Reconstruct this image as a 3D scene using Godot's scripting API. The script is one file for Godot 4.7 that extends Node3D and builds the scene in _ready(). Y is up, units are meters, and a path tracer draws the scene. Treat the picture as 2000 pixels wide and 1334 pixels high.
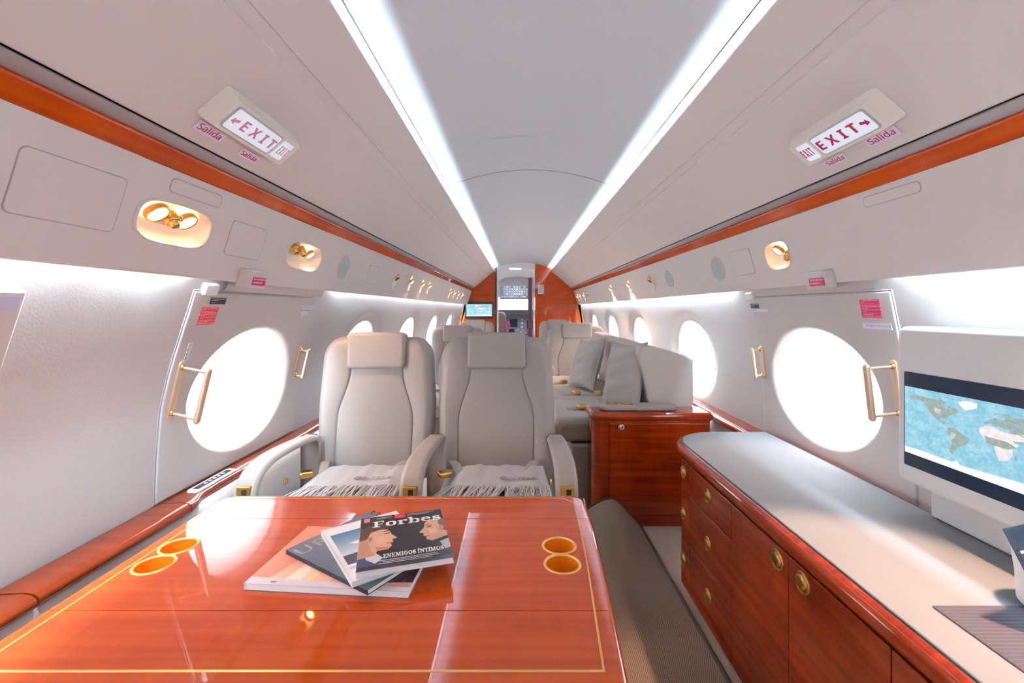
extends Node3D
# Private-jet cabin. Units are metres. x runs across the cabin, y up, -z forward.
# Heights in the code are taken from EYE, the camera's height; "d" is the distance forward of the camera.

const EYE := 1.09
var M := {}

class Geo:
	var v := PackedVector3Array()
	var uv := PackedVector2Array()
	var ix := PackedInt32Array()
	func pt(p: Vector3, t := Vector2.ZERO) -> int:
		v.append(p); uv.append(t); return v.size() - 1
	func tri(a: int, b: int, c: int) -> void:
		ix.append(a); ix.append(b); ix.append(c)
	func quad(a: Vector3, b: Vector3, c: Vector3, e: Vector3) -> void: # a top-left, clockwise
		var i := v.size()
		pt(a, Vector2(0, 0)); pt(b, Vector2(1, 0)); pt(c, Vector2(1, 1)); pt(e, Vector2(0, 1))
		tri(i, i + 1, i + 2); tri(i, i + 2, i + 3)
	func grid(rows: Array, cu := false, cv := false) -> void:
		var base := v.size()
		var n: int = rows[0].size()
		for r in rows.size():
			for k in n:
				pt(rows[r][k], Vector2(float(k) / maxf(n - 1, 1), float(r) / maxf(rows.size() - 1, 1)))
		var rn := rows.size() if cv else rows.size() - 1
		var cn := n if cu else n - 1
		for r in rn:
			var r2 := (r + 1) % rows.size()
			for k in cn:
				var k2 := (k + 1) % n
				var a := base + r * n + k
				var b := base + r * n + k2
				var c := base + r2 * n + k2
				var e := base + r2 * n + k
				tri(a, b, c); tri(a, c, e)
	func fan(ring: Array, flip := false) -> void:
		var c := Vector3.ZERO
		for p in ring: c += p
		c /= ring.size()
		var i := pt(c)
		var f := v.size()
		for p in ring: pt(p)
		for k in ring.size():
			var k2 := (k + 1) % ring.size()
			if flip: tri(i, f + k2, f + k)
			else: tri(i, f + k, f + k2)
	func poly(p2: PackedVector2Array, xf: Transform3D, z: float, flip := false) -> void:
		var t := Geometry2D.triangulate_polygon(p2)
		var f := v.size()
		for p in p2: pt(xf * Vector3(p.x, p.y, z), p)
		for k in range(0, t.size(), 3):
			if flip: tri(f + t[k], f + t[k + 2], f + t[k + 1])
			else: tri(f + t[k], f + t[k + 1], f + t[k + 2])
	# box with rounded edges (r) and rounded corners in its local xy outline (rc)
	func rbox(xf: Transform3D, s: Vector3, r := 0.005, rc := -1.0, n := 3) -> void:
		if rc < 0.0: rc = r
		r = minf(r, s.z * 0.499)
		var rows := []
		for k in n + 1:
			var a := PI / 2 * k / n
			rows.append(_ring(xf, s, rc, r * (1.0 - sin(a)), -s.z / 2 + r * (1.0 - cos(a)), n))
		for k in n + 1:
			var a := PI / 2 * (n - k) / n
			rows.append(_ring(xf, s, rc, r * (1.0 - sin(a)), s.z / 2 - r * (1.0 - cos(a)), n))
		grid(rows, true)
		fan(rows[0], false)
		fan(rows[rows.size() - 1], true)
	func _ring(xf: Transform3D, s: Vector3, rc: float, ins: float, z: float, n: int) -> Array:
		var out := []
		var hx := s.x / 2 - ins
		var hy := s.y / 2 - ins
		var c := maxf(minf(rc, minf(s.x, s.y) * 0.4999) - ins, 0.0004)
		var m := maxi(n, 3) if rc < 0.03 else 8
		for q in 4:
			var cx := (hx - c) * (1 if q == 0 or q == 3 else -1)
			var cy := (hy - c) * (1 if q < 2 else -1)
			for k in m + 1:
				var a := PI / 2 * q + PI / 2 * k / m
				out.append(xf * Vector3(cx + c * cos(a), cy + c * sin(a), z))
		return out
	# extruded outline with rounded rims, along local z from -dep/2 to dep/2
	func prism(p2: PackedVector2Array, xf: Transform3D, dep: float, r := 0.004, n := 3) -> void:
		if Geometry2D.is_polygon_clockwise(p2): p2.reverse()
		var rows := []
		var ends := []
		for h in 2:
			for k in n + 1:
				var kk := k if h == 0 else n - k
				var a := PI / 2 * kk / n
				var ins := r * (1.0 - sin(a))
				var z := (-dep / 2 + r * (1.0 - cos(a))) * (1 if h == 0 else -1)
				var o := _inset(p2, ins)
				var row := []
				for p in o: row.append(xf * Vector3(p.x, p.y, z))
				rows.append(row)
				if kk == 0: ends.append([o, z])
		grid(rows, true)
		poly(ends[0][0], xf, ends[0][1], false)
		poly(ends[1][0], xf, ends[1][1], true)
	func _inset(p2: PackedVector2Array, d: float) -> PackedVector2Array:
		if d < 1e-6: return p2
		var o := PackedVector2Array()
		var n := p2.size()
		for k in n:
			var a := (p2[k] - p2[(k + n - 1) % n]).normalized()
			var b := (p2[(k + 1) % n] - p2[k]).normalized()
			var na := Vector2(-a.y, a.x)
			var nb := Vector2(-b.y, b.x)
			var m := (na + nb).normalized()
			o.append(p2[k] + m * d / maxf(m.dot(na), 0.5))
		return o
	# lathe round local y: profile of (radius, height)
	func lathe(pr: Array, xf: Transform3D, n := 24) -> void:
		var rows := []
		for p in pr:
			var row := []
			for k in n:
				var a := TAU * k / n
				row.append(xf * Vector3(p.x * cos(a), p.y, p.x * sin(a)))
			rows.append(row)
		grid(rows, true)
	func tube(path: Array, r: float, n := 10, caps := true, flat := 1.0) -> void:
		var rows := []
		var up := Vector3(0.123, 0.97, 0.21).normalized()
		for k in path.size():
			var t: Vector3 = path[mini(k + 1, path.size() - 1)] - path[maxi(k - 1, 0)]
			t = t.normalized()
			var a := t.cross(up).normalized()
			var b := a.cross(t).normalized()
			var row := []
			for j in n:
				var g := TAU * j / n
				row.append(path[k] + a * (r * cos(g)) + b * (r * flat * sin(g)))
			rows.append(row)
		grid(rows, true)
		if caps:
			fan(rows[0]); fan(rows[rows.size() - 1], true)
	func mesh(inv := Transform3D.IDENTITY) -> ArrayMesh:
		var nn := PackedVector3Array()
		nn.resize(v.size())
		for k in range(0, ix.size(), 3):
			var f := (v[ix[k + 2]] - v[ix[k]]).cross(v[ix[k + 1]] - v[ix[k]])
			nn[ix[k]] += f; nn[ix[k + 1]] += f; nn[ix[k + 2]] += f
		var vv := PackedVector3Array()
		vv.resize(v.size())
		for k in v.size():
			vv[k] = inv * v[k]
			nn[k] = (inv.basis * nn[k]).normalized() if nn[k].length_squared() > 1e-30 else Vector3.UP
		var arr := []
		arr.resize(Mesh.ARRAY_MAX)
		arr[Mesh.ARRAY_VERTEX] = vv
		arr[Mesh.ARRAY_NORMAL] = nn
		arr[Mesh.ARRAY_TEX_UV] = uv
		arr[Mesh.ARRAY_INDEX] = ix
		var m := ArrayMesh.new()
		m.add_surface_from_arrays(Mesh.PRIMITIVE_TRIANGLES, arr)
		return m

# ---------------------------------------------------------------- helpers
func V(x: float, y: float, d: float) -> Vector3:
	return Vector3(x, y + EYE, -d)

func T(o: Vector3, x := Vector3.RIGHT, y := Vector3.UP) -> Transform3D:
	x = x.normalized()
	var z := x.cross(y).normalized()
	return Transform3D(Basis(x, z.cross(x).normalized(), z), o)

func thing(called: String, label: String, category: String, at: Vector3, group := "") -> Node3D:
	var o := Node3D.new()
	o.name = called
	o.position = at
	add_child(o, true)
	_tag(o, label, category, group)
	return o

func _tag(o: Node, label: String, category: String, group := "", kind := "") -> void:
	if label: o.set_meta("label", label)
	if category: o.set_meta("category", category)
	if group: o.set_meta("group", group)
	if kind: o.set_meta("kind", kind)

func _numbered(called: String, parent: Node) -> String:
	if not parent.has_node(NodePath(called)): return called
	var k := 1
	while parent.has_node(NodePath("%s_%03d" % [called, k])): k += 1
	return "%s_%03d" % [called, k]

# geometry is given in world axes; it is stored relative to its parent
func part(called: String, g: Geo, m: Material, parent: Node3D, label := "", kind := "") -> MeshInstance3D:
	var o := MeshInstance3D.new()
	o.name = _numbered(called, parent)
	o.mesh = g.mesh(_world(parent).affine_inverse())
	o.material_override = m
	parent.add_child(o, true)
	_tag(o, label, "", "", kind)
	return o

func _world(n: Node) -> Transform3D:
	var t := Transform3D.IDENTITY
	while n is Node3D and n != self:
		t = n.transform * t
		n = n.get_parent()
	return t

func solo(called: String, g: Geo, m: Material, label: String, category: String, group := "") -> MeshInstance3D:
	var o := part(called, g, m, self)
	_tag(o, label, category, group)
	return o

func structure(called: String, g: Geo, m: Material, label := "", category := "") -> MeshInstance3D:
	var o := part(called, g, m, self)
	_tag(o, label, category, "", "structure")
	return o

func lettering(s: String, h: float, xf: Transform3D, m: Material, parent: Node3D, wide := 1.0, font := "Droid Sans", bold := 400, called := "lettering") -> MeshInstance3D:
	var t := TextMesh.new()
	var f := SystemFont.new()
	f.font_names = PackedStringArray([font])
	f.font_weight = bold
	t.font = f
	t.text = s
	t.font_size = 48
	t.pixel_size = h / 48.0 * 1.38
	t.depth = 0.0006
	t.curve_step = 2.0
	var o := MeshInstance3D.new()
	o.name = _numbered(called, parent)
	o.mesh = t
	o.material_override = m
	parent.add_child(o, true)
	o.transform = _world(parent).affine_inverse() * xf * Transform3D(Basis.from_scale(Vector3(wide, 1, 1)), Vector3.ZERO)
	return o

func card(xf: Transform3D, w: float, h: float, t := 0.0008) -> Geo: # flat sheet; printed face towards local +z
	var g := Geo.new()
	var a := Vector3(-w / 2, h / 2, t)
	var b := Vector3(w / 2, h / 2, t)
	var c := Vector3(w / 2, -h / 2, t)
	var e := Vector3(-w / 2, -h / 2, t)
	var z := Vector3(0, 0, -t)
	g.quad(xf * a, xf * b, xf * c, xf * e)
	g.quad(xf * (a + z), xf * (b + z), xf * b, xf * a)
	g.quad(xf * e, xf * c, xf * (c + z), xf * (e + z))
	g.quad(xf * (a + z), xf * a, xf * e, xf * (e + z))
	g.quad(xf * b, xf * (b + z), xf * (c + z), xf * c)
	return g


# ---------------------------------------------------------------- materials
func mat(c: Color, rough := 0.6, metal := 0.0) -> StandardMaterial3D:
	var m := StandardMaterial3D.new()
	m.albedo_color = c
	m.roughness = rough
	m.metallic = metal
	m.cull_mode = BaseMaterial3D.CULL_DISABLED
	return m

func C8(r: int, g: int, b: int) -> Color:
	return Color(r / 255.0, g / 255.0, b / 255.0)

func glow(c: Color, e: float) -> StandardMaterial3D:
	var m := mat(Color(0.8, 0.8, 0.8), 0.6)
	m.emission_enabled = true
	m.emission = c
	m.emission_energy_multiplier = e
	return m

func noise_tex(freq: float, size := 256, oct := 3, sd := 1, cell := false) -> NoiseTexture2D:
	var n := FastNoiseLite.new()
	n.seed = sd
	n.frequency = freq
	n.noise_type = FastNoiseLite.TYPE_CELLULAR if cell else FastNoiseLite.TYPE_SIMPLEX_SMOOTH
	n.fractal_octaves = oct
	var t := NoiseTexture2D.new()
	t.width = size
	t.height = size
	t.seamless = true
	t.noise = n
	return t

func tri(m: StandardMaterial3D, s: float, world := true) -> void:
	m.uv1_triplanar = true
	m.uv1_world_triplanar = world
	m.uv1_scale = Vector3(s, s, s)
	m.uv1_triplanar_sharpness = 8.0

func bump(m: StandardMaterial3D, t: Texture2D, s: float, cm: float) -> void:
	m.heightmap_enabled = true
	m.heightmap_texture = t
	m.heightmap_scale = cm
	tri(m, s)

func seamless(w: int, h: int, freq: float, sd: int, oct := 3) -> Image:
	var n := FastNoiseLite.new()
	n.seed = sd
	n.frequency = freq
	n.noise_type = FastNoiseLite.TYPE_SIMPLEX_SMOOTH
	n.fractal_octaves = oct
	return n.get_seamless_image(w, h)

func wood_tex(dark: Color, lightc: Color, sd: int) -> ImageTexture:
	var N := 512
	var a := seamless(24, 512, 0.05, sd, 4)
	a.resize(N, N, Image.INTERPOLATE_CUBIC)
	var b := seamless(512, 40, 0.06, sd + 1, 2)
	b.resize(N, N, Image.INTERPOLATE_CUBIC)
	var c := seamless(128, 128, 0.02, sd + 2, 2)
	c.resize(N, N, Image.INTERPOLATE_CUBIC)
	var da := a.get_data()
	var db := b.get_data()
	var dc := c.get_data()
	var sa := da.size() / (N * N)
	var out := PackedByteArray()
	out.resize(N * N * 3)
	for k in N * N:
		var t := da[k * sa] / 255.0 * 0.6 + db[k * sa] / 255.0 * 0.16 + dc[k * sa] / 255.0 * 0.34
		t = clampf((t - 0.30) * 1.5, 0.0, 1.0)
		var q := dark.lerp(lightc, t)
		out[k * 3] = int(q.r * 255)
		out[k * 3 + 1] = int(q.g * 255)
		out[k * 3 + 2] = int(q.b * 255)
	return ImageTexture.create_from_image(Image.create_from_data(N, N, false, Image.FORMAT_RGB8, out))

func fill_poly(im: Image, pts: Array, c: Color) -> void: # pts are [x, y] pairs in pixels
	var lo := 1e9
	var hi := -1e9
	for p in pts:
		lo = minf(lo, p[1]); hi = maxf(hi, p[1])
	for y in range(maxi(0, int(lo)), mini(im.get_height() - 1, int(hi)) + 1):
		var xs := []
		for k in pts.size():
			var a = pts[k]
			var b = pts[(k + 1) % pts.size()]
			if (a[1] <= y + 0.5) != (b[1] <= y + 0.5):
				xs.append(a[0] + (y + 0.5 - a[1]) / (b[1] - a[1]) * (b[0] - a[0]))
		xs.sort()
		for k in range(0, xs.size() - 1, 2):
			var x0 := maxi(0, int(xs[k]))
			var x1 := mini(im.get_width(), int(xs[k + 1]) + 1)
			if x1 > x0: im.fill_rect(Rect2i(x0, y, x1 - x0, 1), c)

func print_mat(im: Image, rough := 0.35) -> StandardMaterial3D:
	var m := mat(Color.WHITE, rough)
	m.albedo_texture = ImageTexture.create_from_image(im)
	return m

func small_print(w: int, h: int, ground: Color, ink: Color, rows: int, sd: int, margin := 3) -> Image: # lines of print too small to read
	var im := Image.create(w, h, false, Image.FORMAT_RGB8)
	im.fill(ground)
	var rng := RandomNumberGenerator.new()
	rng.seed = sd
	var step := float(h - 2 * margin) / rows
	for r in rows:
		var y := int(margin + r * step + step * 0.2)
		var x := margin + rng.randi_range(0, w / 10)
		while x < w - margin - 2:
			var l := rng.randi_range(2, maxi(3, w / 10))
			im.fill_rect(Rect2i(x, y, mini(l, w - margin - x), maxi(1, int(step * 0.5))), ink)
			x += l + rng.randi_range(1, 3)
			if rng.randf() < 0.06: break
	return im

func world_map() -> Image:
	var W := 512
	var H := 256
	var im := Image.create(W, H, false, Image.FORMAT_RGB8)
	im.fill(C8(132, 186, 208))
	var sea := seamless(W, H, 0.02, 31, 4)
	for y in H:
		for x in W:
			var t := sea.get_pixel(x, y).r
			im.set_pixel(x, y, C8(128, 188, 210).lerp(C8(168, 212, 228), t))
	var lands := [
		[[[-168, 66], [-156, 71], [-128, 70], [-95, 72], [-82, 68], [-94, 60], [-80, 52], [-78, 62], [-65, 59], [-55, 52], [-66, 45], [-76, 38], [-81, 26], [-90, 30], [-97, 26], [-97, 19], [-87, 21], [-83, 10], [-78, 8], [-92, 15], [-105, 20], [-112, 29], [-124, 41], [-124, 49], [-135, 58], [-152, 60], [-165, 55]], 1],
		[[[-78, 8], [-62, 10], [-50, 0], [-35, -6], [-39, -18], [-48, -26], [-58, -36], [-66, -46], [-69, -54], [-75, -50], [-71, -30], [-71, -18], [-81, -5]], 1],
		[[[-58, 76], [-40, 83], [-20, 81], [-22, 70], [-43, 60], [-52, 66]], 0],
		[[[-16, 15], [-17, 26], [-6, 35], [10, 37], [20, 31], [32, 31], [43, 12], [51, 11], [40, -3], [40, -16], [34, -26], [26, -34], [18, -34], [12, -18], [9, 0], [8, 5], [-8, 5]], 2],
		[[[-9, 37], [-9, 43], [0, 46], [-4, 48], [8, 54], [10, 58], [20, 55], [30, 60], [22, 64], [25, 70], [5, 62], [12, 68], [28, 71], [45, 67], [70, 73], [100, 77], [140, 73], [180, 68], [162, 58], [142, 59], [135, 48], [127, 40], [121, 31], [110, 20], [105, 9], [100, 2], [97, 17], [88, 22], [78, 8], [72, 20], [60, 25], [55, 17], [43, 13], [35, 30], [36, 37], [27, 37], [20, 40], [12, 45], [16, 39], [3, 42]], 3],
		[[[114, -22], [130, -12], [137, -12], [142, -11], [153, -27], [147, -38], [138, -34], [128, -32], [115, -34]], 2],
		[[[95, 5], [105, -6], [118, -8], [140, -8], [132, 0], [118, 6]], 1],
		[[[44, -13], [50, -16], [46, -25], [43, -22]], 1],
		[[[-180, -90], [-180, -74], [-120, -73], [-70, -74], [-60, -66], [-55, -76], [-20, -73], [20, -70], [60, -67], [120, -66], [160, -71], [180, -76], [180, -90]], 0],
	]
	var cols := [C8(244, 246, 250), C8(152, 170, 168), C8(230, 222, 226), C8(150, 172, 172)]
	for l in lands:
		var pts := []
		for p in l[0]: pts.append([(p[0] + 180) / 360.0 * W, (90 - p[1]) / 180.0 * H])
		fill_poly(im, pts, cols[l[1]])
	fill_poly(im, [[246, 112], [300, 112], [322, 124], [300, 136], [252, 134]], C8(156, 168, 154))
	fill_poly(im, [[262, 82], [300, 84], [330, 82], [352, 96], [320, 104], [300, 100], [255, 106], [236, 98]], C8(236, 226, 224))
	fill_poly(im, [[330, 78], [400, 74], [420, 92], [360, 96]], C8(214, 206, 204))
	fill_poly(im, [[100, 58], [122, 60], [118, 78], [104, 74]], C8(206, 202, 190))
	fill_poly(im, [[154, 128], [168, 132], [160, 150], [150, 160]], C8(196, 196, 190))
	var nz := seamless(W, H, 0.06, 7, 4)
	for y in H:
		for x in W:
			var c := im.get_pixel(x, y)
			var k := 0.92 + 0.16 * nz.get_pixel(x, y).r
			im.set_pixel(x, y, Color(minf(c.r * k, 1), minf(c.g * k, 1), minf(c.b * k, 1)))
	return im

func materials() -> void:
	var fine := noise_tex(0.09, 256, 3, 4, true)
	var cloth := noise_tex(0.16, 256, 2, 9)
	M.wall = mat(C8(201, 191, 186), 0.62)
	bump(M.wall, fine, 6.0, 0.016)
	M.ceil = mat(C8(212, 215, 219), 0.6)
	M.panel = mat(C8(216, 206, 201), 0.6)
	M.leather = mat(C8(159, 150, 144), 0.52)
	bump(M.leather, fine, 9.0, 0.03)
	M.sofa = mat(C8(202, 194, 187), 0.8)
	bump(M.sofa, cloth, 12.0, 0.06)
	M.pillow = mat(C8(190, 183, 176), 0.85)
	bump(M.pillow, cloth, 16.0, 0.1)
	M.blanket = mat(C8(186, 185, 186), 0.95)
	bump(M.blanket, cloth, 20.0, 0.12)
	M.fringe = mat(C8(206, 204, 208), 0.95)
	M.print_grey = mat(C8(142, 138, 144), 0.9)
	M.tweed = mat(Color.WHITE, 0.95)
	var tw := Image.create(128, 128, false, Image.FORMAT_RGB8)
	var rng := RandomNumberGenerator.new()
	rng.seed = 5
	for y in 128:
		for x in 128:
			var q := rng.randf()
			var c := C8(140, 118, 102).lerp(C8(196, 176, 160), q)
			if (x / 2 + y / 2) % 2 == 0: c = c.darkened(0.18)
			tw.set_pixel(x, y, c)
	M.tweed.albedo_texture = ImageTexture.create_from_image(tw)
	tri(M.tweed, 6.0)
	# ribbed runner: fine cords
	var rb := Image.create(64, 64, false, Image.FORMAT_RGB8)
	for y in 64:
		for x in 64:
			var s := 0.5 + 0.5 * sin(TAU * (x * 4 + y * 2) / 64.0)
			var t := 0.5 + 0.5 * sin(TAU * (x * 4 - y * 10) / 64.0)
			var c := C8(112, 92, 74).lerp(C8(178, 156, 134), clampf(s * 0.6 + t * 0.4, 0, 1))
			rb.set_pixel(x, y, c.darkened(0.12 * rng.randf()))
	M.runner = mat(Color.WHITE, 0.95)
	M.runner.albedo_texture = ImageTexture.create_from_image(rb)
	tri(M.runner, 40.0)
	M.binding = mat(C8(84, 70, 60), 0.9)
	M.carpet = mat(C8(196, 180, 162), 0.95)
	bump(M.carpet, cloth, 14.0, 0.15)
	var w1 := wood_tex(C8(178, 62, 8), C8(206, 86, 18), 11)
	var w2 := wood_tex(C8(122, 34, 3), C8(176, 62, 10), 23)
	M.wood = mat(Color.WHITE, 0.38)
	M.wood.albedo_texture = w1
	tri(M.wood, 1.3)
	M.wood.clearcoat_enabled = true
	M.wood.clearcoat = 1.0
	M.wood.clearcoat_roughness = 0.02
	M.wood.metallic_specular = 0.15
	M.cherry = M.wood.duplicate()
	M.cherry.albedo_texture = w2
	M.cherry.clearcoat_roughness = 0.06
	M.trimwood = M.wood.duplicate()
	M.trimwood.albedo_color = C8(172, 164, 176)
	M.paleedge = mat(C8(226, 140, 70), 0.4)
	M.inlay = mat(C8(245, 190, 110), 0.35, 0.6)
	M.gold = mat(C8(240, 188, 108), 0.22, 1.0)
	M.goldsat = mat(C8(240, 208, 178), 0.42, 0.85)
	M.brass = mat(C8(206, 158, 84), 0.3, 1.0)
	M.cupgold = mat(C8(255, 176, 44), 0.25, 0.55)
	M.chrome = mat(C8(225, 226, 232), 0.15, 1.0)
	M.black = mat(C8(16, 14, 15), 0.5)
	M.dark = mat(C8(40, 36, 36), 0.6)
	M.slot = mat(C8(168, 160, 160), 0.5)
	M.grille = mat(C8(186, 188, 188), 0.8)
	M.white = mat(C8(238, 236, 234), 0.4)
	M.paper = mat(C8(235, 234, 236), 0.5)
	M.plastic = mat(C8(234, 227, 216), 0.4)
	M.tvcase = mat(C8(218, 217, 216), 0.55)
	M.counter = mat(C8(134, 134, 137), 0.75)
	M.counter.metallic_specular = 0.3
	bump(M.counter, fine, 10.0, 0.012)
	M.bezel = mat(C8(40, 54, 72), 0.12)
	M.red = mat(C8(205, 40, 95), 0.5)
	M.inkred = mat(C8(190, 30, 80), 0.6)
	M.inkfaded = mat(C8(222, 150, 178), 0.6)
	M.lilac = mat(C8(226, 220, 238), 0.4)
	M.magenta = mat(C8(236, 40, 130), 0.6)
	M.shade = glow(C8(232, 243, 255), 0.75)
	M.shade.albedo_color = C8(240, 240, 240)
	M.shade.backlight_enabled = true
	M.shade.backlight = Color(0.9, 0.9, 0.9)
	M.cove = glow(C8(225, 242, 255), 2.0)
	M.bulb = glow(C8(255, 206, 146), 16.0)
# ---------------------------------------------------------------- cabin shell
const SIDES := [-1, 1]

func cxh(h: float) -> float: # middle of the cabin as seen from the camera, which stands a little off it
	if h >= 0.3: return 0.075
	if h >= 0.088: return 0.072
	return clampf(0.05 + (h + 0.28) / 0.368 * 0.022, 0.05, 0.072)

func side(s: int, hw: float, h: float, d: float) -> Vector3:
	return V(s * hw + cxh(h), h, d)

# a frame on a sloping strip of the side from (w0, h0) at the top to (w1, h1): x reads left to right, y up the slope, z inboard
func strip_frame(s: int, a: Vector2, b: Vector2, t: float, d: float) -> Transform3D:
	var top := side(s, a.x, a.y, d)
	var bot := side(s, b.x, b.y, d)
	return T(top.lerp(bot, t), Vector3(0, 0, s), (top - bot).normalized())

const PSU_A := Vector2(0.86, 0.32)
const PSU_B := Vector2(0.93, 0.088)
const SLO_A := Vector2(0.477, 0.66)
const SLO_B := Vector2(0.81, 0.375)
const PSU_LEN := 0.2423

func psu(s: int, t: float, d: float) -> Transform3D: return strip_frame(s, PSU_A, PSU_B, t, d)
func slope(s: int, t: float, d: float) -> Transform3D: return strip_frame(s, SLO_A, SLO_B, t, d)

const WALL := [[0.17, 0.965], [0.10, 0.975], [0.05, 0.99], [-0.06, 1.018], [-0.167, 1.045], [-0.288, 1.066], [-0.43, 1.078], [-0.62, 1.084]]

func wall_hw(h: float) -> float:
	for k in WALL.size() - 1:
		if h >= WALL[k + 1][0] or k == WALL.size() - 2:
			var p0: float = WALL[maxi(k - 1, 0)][1]
			var p3: float = WALL[mini(k + 2, WALL.size() - 1)][1]
			return cubic_interpolate(WALL[k][1], WALL[k + 1][1], p0, p3, clampf((h - WALL[k][0]) / (WALL[k + 1][0] - WALL[k][0]), 0, 1))
	return 1.0

func wallpt(s: int, d: float, h: float, out := 0.0) -> Vector3:
	return side(s, wall_hw(h) + out, h, d)

func wall_frame(s: int, d: float, h: float) -> Transform3D:
	return T(wallpt(s, d, h), Vector3(0, 0, s), (wallpt(s, d, h + 0.02) - wallpt(s, d, h - 0.02)).normalized())

const H_TOP := 0.17
const H_BOT := -0.62
const WIN_H := -0.285
const WIN_A := 0.29
const WIN_B := 0.212

# ring points round a centre on a rectangle (in d, h), by angle, with the corners exactly met
func angles(n: int, l: float, r: float, b: float, t: float) -> Array:
	var a := []
	for k in n: a.append(TAU * k / n - PI)
	for c in [[r, t], [l, t], [l, b], [r, b]]: a.append(atan2(c[1], c[0]))
	a.sort()
	return a

func on_rect(a: float, l: float, r: float, b: float, t: float) -> Vector2:
	var c := cos(a)
	var s := sin(a)
	var kx: float = (r / c) if c > 1e-9 else ((l / c) if c < -1e-9 else 1e9)
	var ky: float = (t / s) if s > 1e-9 else ((b / s) if s < -1e-9 else 1e9)
	return Vector2(c, s) * minf(kx, ky)

func ell(a: float, A: float, B: float) -> Vector2:
	var k := 1.0 / sqrt(pow(cos(a) / A, 2) + pow(sin(a) / B, 2))
	return Vector2(cos(a), sin(a)) * k

func wall_module(g: Geo, s: int, dc: float, half: float, scoop: float, deep: float) -> void:
	var l := -half
	var r := half
	var b := H_BOT - WIN_H
	var t := H_TOP - WIN_H
	var an := angles(72, l, r, b, t)
	var rows := []
	for k in 7: # plain wall towards the scoop
		var row := []
		for a in an:
			var p := on_rect(a, l, r, b, t).lerp(ell(a, WIN_A * scoop, WIN_B * scoop), k / 6.0)
			row.append(wallpt(s, dc + p.x, WIN_H + p.y))
		rows.append(row)
	for k in range(1, 7): # scoop
		var u := k / 6.0
		var row := []
		for a in an:
			var p := ell(a, WIN_A * lerpf(scoop, 1.03, u), WIN_B * lerpf(scoop, 1.03, u))
			row.append(wallpt(s, dc + p.x, WIN_H + p.y, deep * smoothstep(0.0, 1.0, u)))
		rows.append(row)
	for k in range(1, 5): # rolled lip
		var q := PI / 2 * k / 4.0
		var row := []
		for a in an:
			var f := 1.03 - 0.03 * sin(q)
			var p := ell(a, WIN_A * f, WIN_B * f)
			row.append(wallpt(s, dc + p.x, WIN_H + p.y, deep + 0.012 * (1.0 - cos(q))))
		rows.append(row)
	for o in [0.05, 0.11]:
		var row := []
		for a in an:
			var p := ell(a, WIN_A, WIN_B)
			row.append(wallpt(s, dc + p.x, WIN_H + p.y, deep + o))
		rows.append(row)
	g.grid(rows, true)
	var skin := []
	for k in 2: # outer skin
		var row := []
		for a in an:
			var p := ell(a, WIN_A, WIN_B) if k == 0 else on_rect(a, l, r, b, t)
			row.append(wallpt(s, dc + p.x, WIN_H + p.y, deep + 0.11))
		skin.append(row)
	g.grid(skin, true)

func wall_strip(g: Geo, s: int, d0: float, d1: float, out := 0.0) -> void:
	var rows := []
	for d in [d0, d1]:
		var row := []
		for k in 25: row.append(wallpt(s, d, lerpf(H_TOP, H_BOT, k / 24.0), out))
		rows.append(row)
	g.grid(rows)

const D_BACK := -1.6
const D_FRONT := 7.7
const WINS := [-0.81, 0.44, 1.69, 2.94, 4.19, 5.44, 6.69]

func sweep(g: Geo, s: int, prof: Array, d0: float, d1: float) -> void: # profile of [hw, h] along the cabin
	var rows := []
	for d in [d0, d1]:
		var row := []
		for p in prof: row.append(side(s, p[0], p[1], d))
		rows.append(row)
	g.grid(rows)

func arc_profile() -> Array: # ceiling crown, from one cove to the other, in [x, h]
	var out := []
	var R := 1.21
	for k in 41:
		var x := lerpf(-0.475, 0.475, k / 40.0)
		out.append([x, 0.796 - R + sqrt(R * R - x * x)])
	return out

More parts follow.
